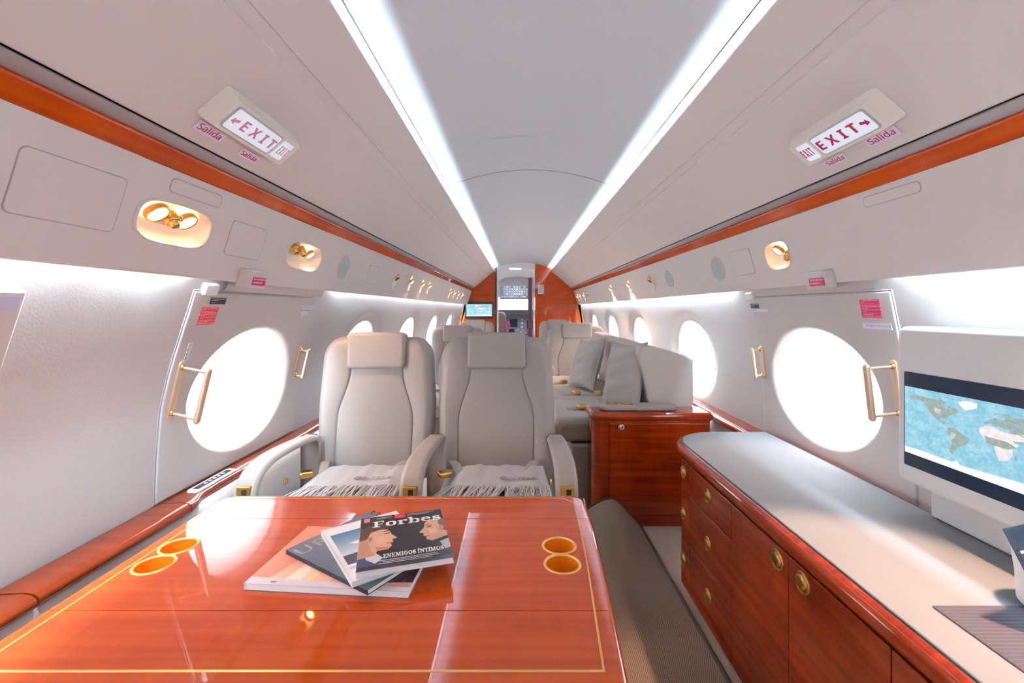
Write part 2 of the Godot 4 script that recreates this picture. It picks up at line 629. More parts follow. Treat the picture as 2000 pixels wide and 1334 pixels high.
func shell() -> void:
	# side walls with their window openings, lining and skin in one
	for s in SIDES:
		var g := Geo.new()
		for w in WINS:
			var door: bool = absf(w - 1.69) < 0.01
			wall_module(g, s, w, 0.625, 1.12 if door else 1.36, 0.006 if door else 0.026)
		wall_strip(g, s, WINS[0] - 0.625, D_BACK - 0.05)
		wall_strip(g, s, WINS[0] - 0.625, D_BACK - 0.05, 0.12)
		wall_strip(g, s, WINS[6] + 0.625, D_FRONT + 0.1)
		wall_strip(g, s, WINS[6] + 0.625, D_FRONT + 0.1, 0.12)
		structure("wall_left" if s < 0 else "wall_right", g, M.wall, "cream leather cabin wall curving behind the dining table" if s < 0 else "cream leather cabin wall curving behind the long credenza", "wall")
		# lower side panel (dado) from the ledge to the floor, and the skin behind it
		var b := Geo.new()
		sweep(b, s, [[1.09, -0.585], [0.993 if s < 0 else 1.0, -0.576], [0.985 if s < 0 else 0.99, -0.62], [0.93, -0.9], [0.86, -1.1]], D_BACK, D_FRONT)
		sweep(b, s, [[1.20, -0.60], [1.12, -0.9], [0.98, -1.18]], D_BACK, D_FRONT)
		structure("baseboard_left" if s < 0 else "baseboard_right", b, M.panel, "beige lower side panel running under the wooden ledge beside the table" if s < 0 else "beige lower side panel running under the ledge behind the sofa", "wall panel")
		# pleated shades in the windows
		for k in WINS.size():
			var w: float = WINS[k]
			var deep := 0.045 if absf(w - 1.69) < 0.01 else 0.06
			var n := Node3D.new()
			n.name = "window_%d" % (k + 1 + (0 if s < 0 else 7))
			n.position = wallpt(s, w, WIN_H)
			add_child(n, true)
			var lab: String = ["", "", "oval window with a closed white pleated shade in the exit door by the table", "oval window just forward of the exit door, behind the cream armchairs", "third small oval window along the armchair wall", "fourth oval window along the armchair wall, beside the far chair", "oval window nearest the wooden bulkhead on the armchair wall"][k]
			if s > 0: lab = ["", "", "oval window with a closed white pleated shade in the exit door by the credenza", "oval window above the near end of the sofa", "oval window behind the sofa cushions and far pillow", "oval window beside the chair past the sofa end", "small oval window nearest the wooden bulkhead on the sofa wall"][k]
			if lab == "": lab = "oval window behind the camera beside the " + ("dining table" if s < 0 else "long credenza") + (", at its middle" if k == 1 else ", at the aft end")
			_tag(n, lab, "window", "", "structure")
			var sh := Geo.new()
			var N := 44
			for q in N:
				var rows := []
				for e in 2:
					var y := lerpf(-WIN_B * 1.02, WIN_B * 1.02, (q + e) / float(N))
					var hx := WIN_A * 1.02 * sqrt(maxf(0.0, 1.0 - pow(y / (WIN_B * 1.02), 2))) + 0.0005
					var off := deep + (0.005 if (q + e) % 2 == 0 else -0.005)
					rows.append([wallpt(s, w - hx, WIN_H + y, off), wallpt(s, w + hx, WIN_H + y, off)])
				sh.grid(rows)
			part("window_shade", sh, M.shade, n)
		# sloping upper side panel with its shallow groove
		var u := Geo.new()
		sweep(u, s, [[0.492, 0.668], [0.482, 0.668], [0.477, 0.662], [0.479, 0.656], [0.5756, 0.5756], [0.578, 0.577]], D_BACK, D_FRONT)
		sweep(u, s, [[0.578, 0.577], [0.579, 0.580], [0.588, 0.571], [0.601, 0.5585], [0.602, 0.5575], [0.602, 0.553]], D_BACK, D_FRONT)
		sweep(u, s, [[0.602, 0.553], [0.804, 0.382], [0.809, 0.379], [0.811, 0.383], [0.811, 0.392], [0.62, 0.563], [0.492, 0.668]], D_BACK, D_FRONT)
		structure("trim_%d" % (1 if s < 0 else 2), u, M.panel, "sloping cream upper panel above the wooden strip on the table side" if s < 0 else "sloping cream upper panel above the wooden strip on the credenza side", "ceiling panel")
		# dark slot and grey rail
		var sl := Geo.new()
		sweep(sl, s, [[0.812, 0.392], [0.824, 0.396], [0.824, 0.385], [0.8165, 0.378]], D_BACK, D_FRONT)
		structure("trim_%d" % (3 if s < 0 else 4), sl, M.black, "thin dark shadow gap under the sloping panel, table side" if s < 0 else "thin dark shadow gap under the sloping panel, credenza side", "gap")
		var ra := Geo.new()
		sweep(ra, s, [[0.818, 0.380], [0.8145, 0.3765], [0.8145, 0.3735], [0.842, 0.3615], [0.847, 0.368]], D_BACK, D_FRONT)
		structure("trim_%d" % (5 if s < 0 else 6), ra, M.slot, "grey rail above the wooden strip, table side" if s < 0 else "grey rail above the wooden strip, credenza side", "rail")
		var wo := Geo.new()
		sweep(wo, s, [[0.849, 0.366], [0.844, 0.3635], [0.8405, 0.358], [0.8415, 0.353], [0.846, 0.349], [0.860, 0.323], [0.863, 0.3205], [0.868, 0.3205]], D_BACK, D_FRONT)
		structure("trim_%d" % (7 if s < 0 else 8), wo, M.wood, "glossy orange cherry strip along the cabin, table side" if s < 0 else "glossy orange cherry strip along the cabin, credenza side", "wood trim")
		service_panel(s)
		# hidden light troughs
		var tr := Geo.new()
		sweep(tr, s, [[0.80, 0.44], [0.66, 0.60], [0.60, 0.68], [0.53, 0.70], [0.475, 0.699]], D_BACK, D_FRONT)
		structure("trim_%d" % (11 if s < 0 else 12), tr, M.ceil, "white lining of the ceiling light trough, table side" if s < 0 else "white lining of the ceiling light trough, credenza side", "light trough")
		var ct := Geo.new()
		sweep(ct, s, [[0.972, 0.172], [0.968, 0.19], [0.94, 0.195], [0.88, 0.33]], D_BACK, D_FRONT)
		structure("trim_%d" % (13 if s < 0 else 14), ct, M.ceil, "white lining of the wall light trough, table side" if s < 0 else "white lining of the wall light trough, credenza side", "light trough")
	# ceiling crown, in three lengths with fine seams, and the roof skin above
	var pr := arc_profile()
	var ce := Geo.new()
	for q in [[D_BACK, 2.08], [2.084, 2.586], [2.592, 5.6], [5.604, D_FRONT]]:
		var rows := []
		for d in q:
			var row := []
			for p in pr: row.append(V(p[0] + 0.07, p[1], d))
			rows.append(row)
		ce.grid(rows)
	var lid := []
	for d in [D_BACK, D_FRONT]:
		var row := []
		for p in pr: row.append(V(p[0] * 1.01 + 0.07, p[1] + 0.004, d))
		lid.append(row)
	ce.grid(lid)
	structure("ceiling", ce, M.ceil, "white vaulted ceiling between the two light coves", "ceiling")
	var ss := Geo.new()
	var path := []
	for p in pr: path.append(V(p[0] + 0.07, p[1] - 0.0005, 2.589))
	ss.tube(path, 0.0025, 6)
	structure("trim_15", ss, M.slot, "thin curved seam strip across the ceiling vault", "seam")
	var ro := Geo.new()
	var rr := []
	for d in [D_BACK - 0.06, D_FRONT + 0.1]:
		var row := []
		for k in 33:
			var a := PI * k / 32.0
			row.append(V(0.07 + 1.11 * cos(a), 0.10 + 0.80 * sin(a), d))
		rr.append(row)
	ro.grid(rr)
	structure("trim_16", ro, M.white, "curved fuselage skin over the cabin", "roof")
	# floor
	var fl := Geo.new()
	fl.rbox(T(V(0.06, -1.14, 3.0)), Vector3(2.3, 0.1, 9.6), 0.005)
	structure("floor", fl, M.carpet, "light beige carpeted cabin floor", "floor")
	var bk := Geo.new()
	bk.rbox(T(V(0.06, -0.1, D_BACK - 0.05)), Vector3(2.5, 2.2, 0.08), 0.005)
	structure("wall_back", bk, M.wall, "plain cream wall closing the cabin behind the table", "wall")
	bulkhead()
	runner()

# outline of a rounded rectangle by angle (superellipse), for bowls in the service panel
func sup(a: float, A: float, B: float, e := 3.2) -> Vector2:
	var k := pow(pow(absf(cos(a)) / A, e) + pow(absf(sin(a)) / B, e), -1.0 / e)
	return Vector2(cos(a), sin(a)) * k

const BOWLS := [[-1, 1.095, 0.113, 0.047], [-1, 1.755, 0.135, 0.050], [1, 1.70, 0.075, 0.050], [1, 0.74, 0.095, 0.044]]

func service_panel(s: int) -> void:
	var g := Geo.new()
	var d := D_BACK
	var bowls := []
	for b in BOWLS:
		if b[0] == s: bowls.append(b)
	bowls.sort_custom(func(a, b): return a[1] < b[1])
	var flat := func(d0: float, d1: float):
		var rows := []
		for q in [d0, d1]:
			rows.append([side(s, PSU_A.x + 0.006, PSU_A.y + 0.002, q), side(s, PSU_A.x, PSU_A.y, q), side(s, PSU_B.x, PSU_B.y, q), side(s, PSU_B.x + 0.004, PSU_B.y - 0.003, q), side(s, PSU_B.x + 0.009, PSU_B.y + 0.002, q), side(s, 0.945, 0.19, q)])
		g.grid(rows)
	for b in bowls:
		var r: float = b[2] + 0.03
		flat.call(d, b[1] - r)
		var f := psu(s, 0.5, b[1])
		var hl := PSU_LEN / 2
		var an := angles(48, -r, r, -hl, hl)
		var rows := []
		for k in 2:
			var row := []
			for a in an:
				var p := on_rect(a, -r, r, -hl, hl) if k == 0 else sup(a, b[2], b[3])
				row.append(f * Vector3(p.x, p.y, 0))
			rows.append(row)
		g.grid(rows, true)
		g.grid([[side(s, PSU_B.x, PSU_B.y, b[1] - r), side(s, PSU_B.x + 0.004, PSU_B.y - 0.003, b[1] - r), side(s, PSU_B.x + 0.009, PSU_B.y + 0.002, b[1] - r), side(s, 0.945, 0.19, b[1] - r)], [side(s, PSU_B.x, PSU_B.y, b[1] + r), side(s, PSU_B.x + 0.004, PSU_B.y - 0.003, b[1] + r), side(s, PSU_B.x + 0.009, PSU_B.y + 0.002, b[1] + r), side(s, 0.945, 0.19, b[1] + r)]])
		d = b[1] + r
	flat.call(d, D_FRONT)
	structure("trim_%d" % (9 if s < 0 else 10), g, M.panel, "cream overhead service panel above the windows on the table side" if s < 0 else "cream overhead service panel above the windows on the credenza side", "service panel")

func bulkhead() -> void:
	# wooden bulkhead with the doorway to the flight deck
	var z := D_FRONT + 0.03
	var n := Node3D.new()
	n.name = "wall_front"
	n.position = V(0.06, -1.09, z)
	add_child(n, true)
	_tag(n, "glossy cherry bulkhead with the open flight deck doorway in its middle", "wall", "", "structure")
	var f := T(V(0, 0, z))
	var L := PackedVector2Array()
	for k in 13:
		var a := PI / 2 * k / 12.0
		L.append(Vector2(0.07 - 1.10 * cos(a), 0.05 + 0.79 * sin(a)) if k < 12 else Vector2(-0.33, 0.80))
	var left := PackedVector2Array([Vector2(-1.10, -1.09), Vector2(-1.12, -0.4), Vector2(-1.05, 0.1), Vector2(-0.97, 0.32), Vector2(-0.80, 0.55), Vector2(-0.6, 0.70), Vector2(-0.36, 0.80), Vector2(-0.36, -1.09)])
	var right := PackedVector2Array([Vector2(0.285, -1.09), Vector2(0.285, 0.82), Vector2(0.6, 0.74), Vector2(0.8, 0.62), Vector2(0.98, 0.45), Vector2(1.10, 0.25), Vector2(1.16, 0.0), Vector2(1.22, -0.4), Vector2(1.20, -1.09)])
	var a := Geo.new()
	a.prism(left, f, 0.05, 0.004)
	part("panel", a, M.wood, n)
	var b := Geo.new()
	b.prism(right, f, 0.05, 0.004)
	part("panel", b, M.wood, n)
	var h := Geo.new()
	h.prism(PackedVector2Array([Vector2(-0.37, 0.67), Vector2(-0.24, 0.70), Vector2(-0.04, 0.715), Vector2(0.16, 0.70), Vector2(0.29, 0.67), Vector2(0.29, 0.86), Vector2(-0.37, 0.86)]), f, 0.05, 0.004)
	part("header", h, M.white, n)
	for e in [[-0.375, 0.022, M.dark], [-0.345, 0.03, M.white], [0.268, 0.03, M.chrome]]:
		var j := Geo.new()
		j.rbox(T(V(e[0], -0.19, z - 0.03)), Vector3(e[1], 1.80, 0.05), 0.006)
		part("jamb", j, e[2], n)
	# pale wooden edge where the bulkhead meets the walls
	for s in SIDES:
		var e := Geo.new()
		var rows := []
		for q in [[0.0, 0.0], [0.045, 0.0], [0.05, 0.03], [0.0, 0.03]]:
			var row := []
			for k in 14:
				var hh := lerpf(0.09, -0.6, k / 13.0)
				row.append(V(s * (wall_hw(hh) + 0.004 - q[0]) + cxh(hh), hh, D_FRONT + 0.006 - q[1]))
			rows.append(row)
		e.grid(rows, true)
		part("edge_strip", e, M.paleedge, n)

func runner() -> void:
	# woven runner along the aisle, its forward end ruffled up against the sofa cabinet
	var o := thing("carpet_runner", "ribbed taupe carpet runner along the aisle, its forward end buckled up", "carpet", V(0.41, -1.09, 0.6))
	var top := []
	var edge := []
	var edge2 := []
	var N := 70
	for i in N:
		var d := lerpf(-1.2, 2.265, i / float(N - 1))
		var row := []
		for k in 41:
			var x := lerpf(0.20, 0.612, k / 40.0)
			row.append(V(x, -1.09 + runner_h(x, d), d))
		top.append(row)
		edge.append(row[40])
		edge2.append(row[0])
	var g := Geo.new()
	g.grid(top)
	var low := []
	for r in top:
		var q := []
		for p in r: q.append(p - Vector3(0, 0.007, 0))
		low.append(q)
	g.grid(low)
	part("weave", g, M.runner, o)
	var b := Geo.new()
	b.tube(edge, 0.007, 8)
	part("bound_edge", b, M.binding, o)
	var b3 := Geo.new()
	b3.tube(edge2, 0.007, 8)
	part("bound_edge", b3, M.binding, o)
	var b2 := Geo.new()
	b2.tube(top[N - 1], 0.007, 8)
	part("bound_edge", b2, M.binding, o)

func runner_h(x: float, d: float) -> float:
	var k := smoothstep(1.72, 2.24, d)
	return 0.009 + k * 0.14 * exp(-pow((x - 0.46) / (0.105 if x > 0.46 else 0.17), 2)) * smoothstep(0.612, 0.585, x)
# ---------------------------------------------------------------- fittings on the service panels and walls
func spot(parent: Node3D, at: Vector3, dir: Vector3, e: float, angle: float, c: Color, soft := 0.02) -> void:
	var l := SpotLight3D.new()
	l.name = "lamp"
	l.light_color = c
	l.light_energy = e
	l.spot_angle = angle
	l.spot_angle_attenuation = 0.5
	l.spot_range = 12.0
	l.spot_attenuation = 2.0
	l.light_size = soft
	l.shadow_enabled = true
	parent.add_child(l, true)
	l.position = _world(parent).affine_inverse() * at
	l.basis = Basis.looking_at(dir.normalized(), Vector3(0.01, 0.02, 1).normalized())

const WARM := Color(1.0, 0.82, 0.69)

func reading_bowl(b: Array, label: String, lamps: Array, nozzles: Array, e: float, dir: Vector3, cone := 42.0) -> void:
	var s: int = b[0]
	var f := psu(s, 0.5, b[1])
	var o := thing("reading_light", label, "reading light", f.origin, "")
	var g := Geo.new()
	var rows := []
	for q in [[1.0, 0.0], [0.97, -0.006], [0.92, -0.018], [0.82, -0.03], [0.62, -0.037], [0.3, -0.04], [0.02, -0.04]]:
		var row := []
		for k in 48:
			var p := sup(TAU * k / 48.0, b[2], b[3], lerpf(3.2, 2.4, minf(1.0, -q[1] / 0.04)))
			row.append(f * Vector3(p.x * q[0], p.y * q[0], q[1]))
		rows.append(row)
	g.grid(rows, true)
	part("bowl", g, M.plastic, o)
	var r := Geo.new()
	var rr := []
	for q in [[1.0, -0.001], [1.0, 0.0025], [1.03, 0.004], [1.075, 0.003], [1.085, 0.0]]:
		var row := []
		for k in 48:
			var p := sup(TAU * k / 48.0, b[2], b[3])
			row.append(f * Vector3(p.x * q[0], p.y * q[0] * 1.02, q[1]))
		rr.append(row)
	r.grid(rr, true)
	part("rim", r, M.panel, o)
	for l in lamps: # [x, y, radius]
		var lf := f * Transform3D(Basis(Vector3(1, 0, 0), Vector3(0, -0.55, 0.835), Vector3(0, -0.835, -0.55)), Vector3(l[0], l[1], -0.016))
		var ring := Geo.new()
		ring.lathe([Vector2(l[2] * 1.3, -0.006), Vector2(l[2] * 1.26, 0.004), Vector2(l[2] * 1.14, 0.008), Vector2(l[2] * 1.02, 0.006), Vector2(l[2] * 0.98, 0.0)], lf)
		part("lamp_ring", ring, M.gold, o)
		var lens := Geo.new()
		lens.lathe([Vector2(l[2] * 0.99, 0.003), Vector2(l[2] * 0.8, 0.007), Vector2(l[2] * 0.4, 0.009), Vector2(0.0001, 0.0068)], lf)
		part("bulb", lens, M.bulb, o)
		spot(o, lf * Vector3(0, 0.014, 0), dir, e, cone, WARM, 0.02)
	for q in nozzles:
		var nf := f * Transform3D(Basis(Vector3(1, 0, 0), Vector3(0, -0.62, 0.78), Vector3(0, -0.78, -0.62)), Vector3(q[0], q[1], -0.02))
		var nz := Geo.new()
		nz.lathe([Vector2(0.019, -0.015), Vector2(0.019, 0.004), Vector2(0.015, 0.009), Vector2(0.012, 0.007), Vector2(0.012, 0.016), Vector2(0.009, 0.02)], nf, 18)
		part("air_nozzle", nz, M.gold, o)
		var hole := Geo.new()
		hole.lathe([Vector2(0.0092, 0.0195), Vector2(0.0001, 0.0195)], nf, 14)
		part("nozzle_opening", hole, M.black, o)

func small_lamp(s: int, d: float, t: float, lit_up: bool, label: String, e := 0.03) -> void:
	var f := psu(s, t, d)
	var o := thing("reading_light" if lit_up else "air_nozzle", label, "reading light" if lit_up else "air vent", f.origin)
	var g := Geo.new()
	var rows := []
	for q in [[1.12, 0.0], [1.08, 0.004], [1.0, 0.005], [0.93, 0.002], [0.85, -0.004]]:
		var row := []
		for k in 24:
			var p := ell(TAU * k / 24.0, 0.036, 0.058)
			row.append(f * Vector3(p.x * q[0], p.y * q[0], q[1]))
		rows.append(row)
	g.grid(rows, true)
	part("rim", g, M.plastic, o)
	var dish := Geo.new()
	var r2 := []
	for q in [[0.9, 0.003], [0.7, 0.002], [0.02, 0.0015]]:
		var row := []
		for k in 24:
			var p := ell(TAU * k / 24.0, 0.036, 0.058)
			row.append(f * Vector3(p.x * q[0], p.y * q[0], q[1]))
		r2.append(row)
	dish.grid(r2, true)
	part("dish", dish, M.plastic, o)
	var nf := f * Transform3D(Basis(Vector3(1, 0, 0), Vector3(0, -0.55, 0.83), Vector3(0, -0.83, -0.55)), Vector3(0, 0.02, 0.002))
	var nz := Geo.new()
	nz.lathe([Vector2(0.026, -0.004), Vector2(0.026, 0.01), Vector2(0.02, 0.016), Vector2(0.016, 0.014)], nf, 18)
	part("nozzle", nz, M.gold, o)
	var lens := Geo.new()
	lens.lathe([Vector2(0.0175, 0.014), Vector2(0.009, 0.018), Vector2(0.0001, 0.018)], nf, 16)
	part("bulb" if lit_up else "nozzle_opening", lens, M.bulb if lit_up else M.black, o)
	if lit_up: spot(o, nf * Vector3(0, 0.024, 0), Vector3(-s * 0.25, -1.0, 0.0), e, 60.0, WARM, 0.015)

func round_outline(w: float, h: float, r: float) -> PackedVector2Array:
	var o := PackedVector2Array()
	for q in 4:
		var c := Vector2((w / 2 - r) * (1 if q == 0 or q == 3 else -1), (h / 2 - r) * (1 if q < 2 else -1))
		for k in 6: o.append(c + Vector2(cos(PI / 2 * (q + k / 5.0)), sin(PI / 2 * (q + k / 5.0))) * r)
	return o

# a flush cover with a dark joint round it
func flush_panel(f: Transform3D, w: float, h: float, label: String, group := "") -> void:
	var o := thing("access_panel", label, "access panel", f.origin, group)
	var j := Geo.new()
	j.prism(round_outline(w + 0.0035, h + 0.0035, 0.013), f.translated_local(Vector3(0, 0, 0.0)), 0.002, 0.0004, 1)
	part("joint", j, M.slot, o)
	var p := Geo.new()
	p.prism(round_outline(w, h, 0.012), f, 0.003, 0.0012)
	part("cover", p, M.panel, o)

func speaker(s: int, d: float, label: String) -> void:
	var f := psu(s, 0.52, d)
	var o := thing("speaker_grille", label, "speaker", f.origin)
	var g := Geo.new()
	var r := Geo.new()
	var rows := []
	for q in [[1.06, 0.0], [1.05, 0.003], [1.0, 0.004], [0.98, 0.002]]:
		var row := []
		for k in 40:
			var p := ell(TAU * k / 40.0, 0.066, 0.057)
			row.append(f * Vector3(p.x * q[0], p.y * q[0], q[1]))
		rows.append(row)
	r.grid(rows, true)
	part("rim", r, M.panel, o)
	g.grid(rows.slice(3) + [Array(rows[3]).map(func(p): return f.origin + (p - f.origin) * 0.02 + f.basis.z * 0.0012)], true)
	part("grille", g, M.grille, o)

func fittings() -> void:
	reading_bowl(BOWLS[0], "large lit reading light bowl with two warm lamps, above the near end of the table", [[-0.047, 0.016, 0.021], [0.047, 0.014, 0.020]], [[0.006, 0.008]], 0.12, Vector3(0.42, -1, -0.12))
	reading_bowl(BOWLS[1], "reading light bowl with two gold nozzles and a warm lamp, beside the oval speaker", [[0.062, 0.012, 0.017]], [[-0.062, 0.018], [0.0, 0.015]], 0.2, Vector3(0.30, -1, 0.0))
	reading_bowl(BOWLS[2], "small lit reading light bowl above the exit door by the credenza", [[-0.012, 0.016, 0.018]], [[0.035, -0.012]], 0.2, Vector3(-0.15, -1, 0.25), 30.0)
	reading_bowl(BOWLS[3], "lit reading light bowl above the near end of the credenza", [[-0.03, 0.012, 0.018]], [[0.035, 0.01]], 1.25, Vector3(-0.34, -1, -0.06), 29.0)
	for q in [[-1, 3.04, false, "gold air nozzle with a small lit dish, first beyond the oval speaker, armchair side"], [-1, 3.45, true, "narrow lit reading light, second fitting beyond the speaker on the armchair side"], [-1, 3.86, true, "narrow lit reading light, third fitting beyond the speaker on the armchair side"], [-1, 4.15, true, "gold lit reading light, fourth fitting beyond the speaker on the armchair side"],
		[-1, 5.45, true, "far reading light on the armchair side, first of the last four before the bulkhead"], [-1, 5.8, true, "far reading light on the armchair side, second of the last four"], [-1, 6.2, true, "far reading light on the armchair side, third of the last four"], [-1, 6.6, true, "far reading light on the armchair side, last before the bulkhead"],
		[1, 3.30, false, "gold air nozzle beside the smaller oval speaker on the sofa side"], [1, 3.95, true, "gold reading light with a lit dish over the middle of the sofa"], [1, 4.7, true, "bright reading light over the far end of the sofa"], [1, 6.3, false, "far gold air nozzle on the sofa side before the bulkhead"], [1, 6.65, true, "far reading light on the sofa side, first of the last three"], [1, 7.05, true, "far reading light on the sofa side, second of the last three"], [1, 7.35, true, "far reading light on the sofa side, last before the bulkhead"]]:
		small_lamp(q[0], q[1], 0.52, q[2], q[3], 0.3 if q[0] > 0 and q[1] < 5.0 else 0.03)
	flush_panel(psu(-1, 0.46, 0.835), 0.20, 0.112, "large rounded access panel beside the twin reading lamps")
	flush_panel(psu(-1, 0.49, 1.375), 0.17, 0.10, "square access panel between the two reading light bowls")
	flush_panel(psu(-1, 0.53, 2.58), 0.17, 0.10, "access panel beyond the oval speaker on the armchair side")
	flush_panel(psu(1, 0.5, 1.97), 0.17, 0.108, "square access panel beside the small lit reading bowl on the credenza side")
	flush_panel(psu(-1, 0.14, 1.13), 0.175, 0.032, "narrow slim cover under the wooden strip above the twin lamps")
	flush_panel(psu(1, 0.125, 1.155), 0.175, 0.026, "narrow slim cover under the wooden strip above the credenza")
	speaker(-1, 2.14, "grey oval speaker grille on the armchair side")
	speaker(1, 2.21, "larger grey oval speaker grille on the sofa side, beside the access panel")
	speaker(1, 2.92, "smaller grey oval speaker grille on the sofa side, beside the gold nozzle")
	# exit release boxes with a red label
	for s in SIDES:
		var f := strip_frame(s, PSU_A, PSU_B, 0.93, 1.445 if s < 0 else 1.49)
		var o := thing("exit_light_box", "small cream light box with a red label above the exit door by the " + ("table" if s < 0 else "credenza"), "light box", f.origin)
		var g := Geo.new()
		var pr := PackedVector2Array([Vector2(0.0, 0.026), Vector2(0.03, 0.022), Vector2(0.026, -0.03), Vector2(0.0, -0.034)])
		g.prism(pr, f * Transform3D(Basis(Vector3(0, 0, 1), Vector3(0, 1, 0), Vector3(-1, 0, 0)), Vector3(0, 0, -0.001)), 0.115, 0.003)
		part("housing", g, M.panel, o)
		var lens := Geo.new()
		lens.rbox(f.translated_local(Vector3(0, 0.0245, 0.016)), Vector3(0.08, 0.004, 0.018), 0.0015)
		part("lens", lens, M.white, o)
		var im := small_print(96, 34, C8(196, 30, 84), C8(240, 190, 208), 2, 3)
		part("red_label", card(f * Transform3D(Basis(Vector3(1, 0, 0), -0.07), Vector3(0.008, -0.006, 0.0288)), 0.072, 0.026), print_mat(im), o, "small red printed label")
	exit_signs()
	doors()

func exit_signs() -> void:
	for s in SIDES:
		var f := slope(s, 0.745, 1.115 if s < 0 else 1.125)
		f.basis = f.basis * Basis.from_scale(Vector3.ONE * 0.9)
		var side_word := "above the table" if s < 0 else "above the credenza"
		var o := thing("exit_sign", "cream lit EXIT sign with an arrow on the sloping panel " + side_word, "exit sign", f.origin)
		var far := 1.0 if s < 0 else -1.0 # local x that points forward
		# body: lofted between the foot and the raised face; the forward face is canted
		var foot := round_outline(0.335, 0.104, 0.012)
		var rows := []
		for q in [[0.0, 1.0], [0.012, 0.985], [0.026, 0.90], [0.033, 0.85], [0.035, 0.80]]:
			var row := []
			for p in foot:
				var x: float = p.x
				var y: float = p.y * lerpf(1.0, 0.84, q[0] / 0.035)
				x = x * lerpf(1.0, 0.89, q[0] / 0.035) if x * far < 0 else x * lerpf(1.0, 0.94, pow(q[0] / 0.035, 2.0))
				row.append(f * Vector3(x, y, q[0]))
			rows.append(row)
		var b := Geo.new()
		b.grid(rows, true)
		b.fan(rows[rows.size() - 1], true)
		part("housing", b, M.plastic, o)
		var face := Geo.new()
		var fm := f.translated_local(Vector3(-0.034 * far, 0, 0.0365))
		var bez := Geo.new()
		bez.prism(round_outline(0.207, 0.070, 0.010), fm, 0.003, 0.001)
		part("face_rim", bez, M.grille, o)
		face.prism(round_outline(0.199, 0.062, 0.008), fm, 0.004, 0.0012)
		var pan := part("sign_face", face, M.sign_face, o)
		var ink: Material = M.inkfaded if s < 0 else M.inkred
		var off := 0.020 if s < 0 else -0.020
		lettering("E X I T", 0.031, fm.translated_local(Vector3(off, -0.001, 0.0025)), ink, o, 1.22, "Droid Sans", 700)
		var ar := Geo.new()
		var ax := -0.080 if s < 0 else 0.080
		var arrow := PackedVector2Array([Vector2(-0.014, 0.004), Vector2(0.002, 0.004), Vector2(0.002, 0.010), Vector2(0.014, 0.0), Vector2(0.002, -0.010), Vector2(0.002, -0.004), Vector2(-0.014, -0.004)])
		var turned := PackedVector2Array()
		for p in arrow: turned.append(p.rotated(-0.35) * Vector2(1 if s > 0 else -1, 1))
		ar.prism(turned, fm.translated_local(Vector3(ax, -0.002, 0.0025)), 0.0008, 0.0001, 1)
		part("arrow", ar, ink, o)
		# small canted face
		var cf := f * Transform3D(Basis(Vector3(0, 1, 0), far * 0.10), Vector3(0.110 * far, 0, 0.0356))
		var sf := Geo.new()
		sf.prism(round_outline(0.062, 0.062, 0.006), cf, 0.004, 0.0012)
		part("sign_face", sf, M.sign_face, o)
		lettering("E X I T", 0.028, cf.translated_local(Vector3(0, -0.001, 0.0025)), ink, o, 0.46, "Droid Sans", 700)
		# stickers
		var k := 0
		for q in [[0.895, 1.035 if s < 0 else 1.065, 0.026], [0.905, 1.19 if s < 0 else 1.225, 0.022]]:
			var tf := slope(s, q[0], q[1])
			var st := thing("sticker", ("larger" if k == 0 else "smaller") + " white Salida sticker under the EXIT sign " + side_word, "sticker", tf.origin)
			part("label", card(tf, 0.092 * q[2] / 0.026, q[2] * 1.05, 0.0006), M.lilac, st)
			lettering("Salida", q[2] * 0.66, tf.translated_local(Vector3(0, 0, 0.0009)), M.inkred, st, 1.22)
			k += 1

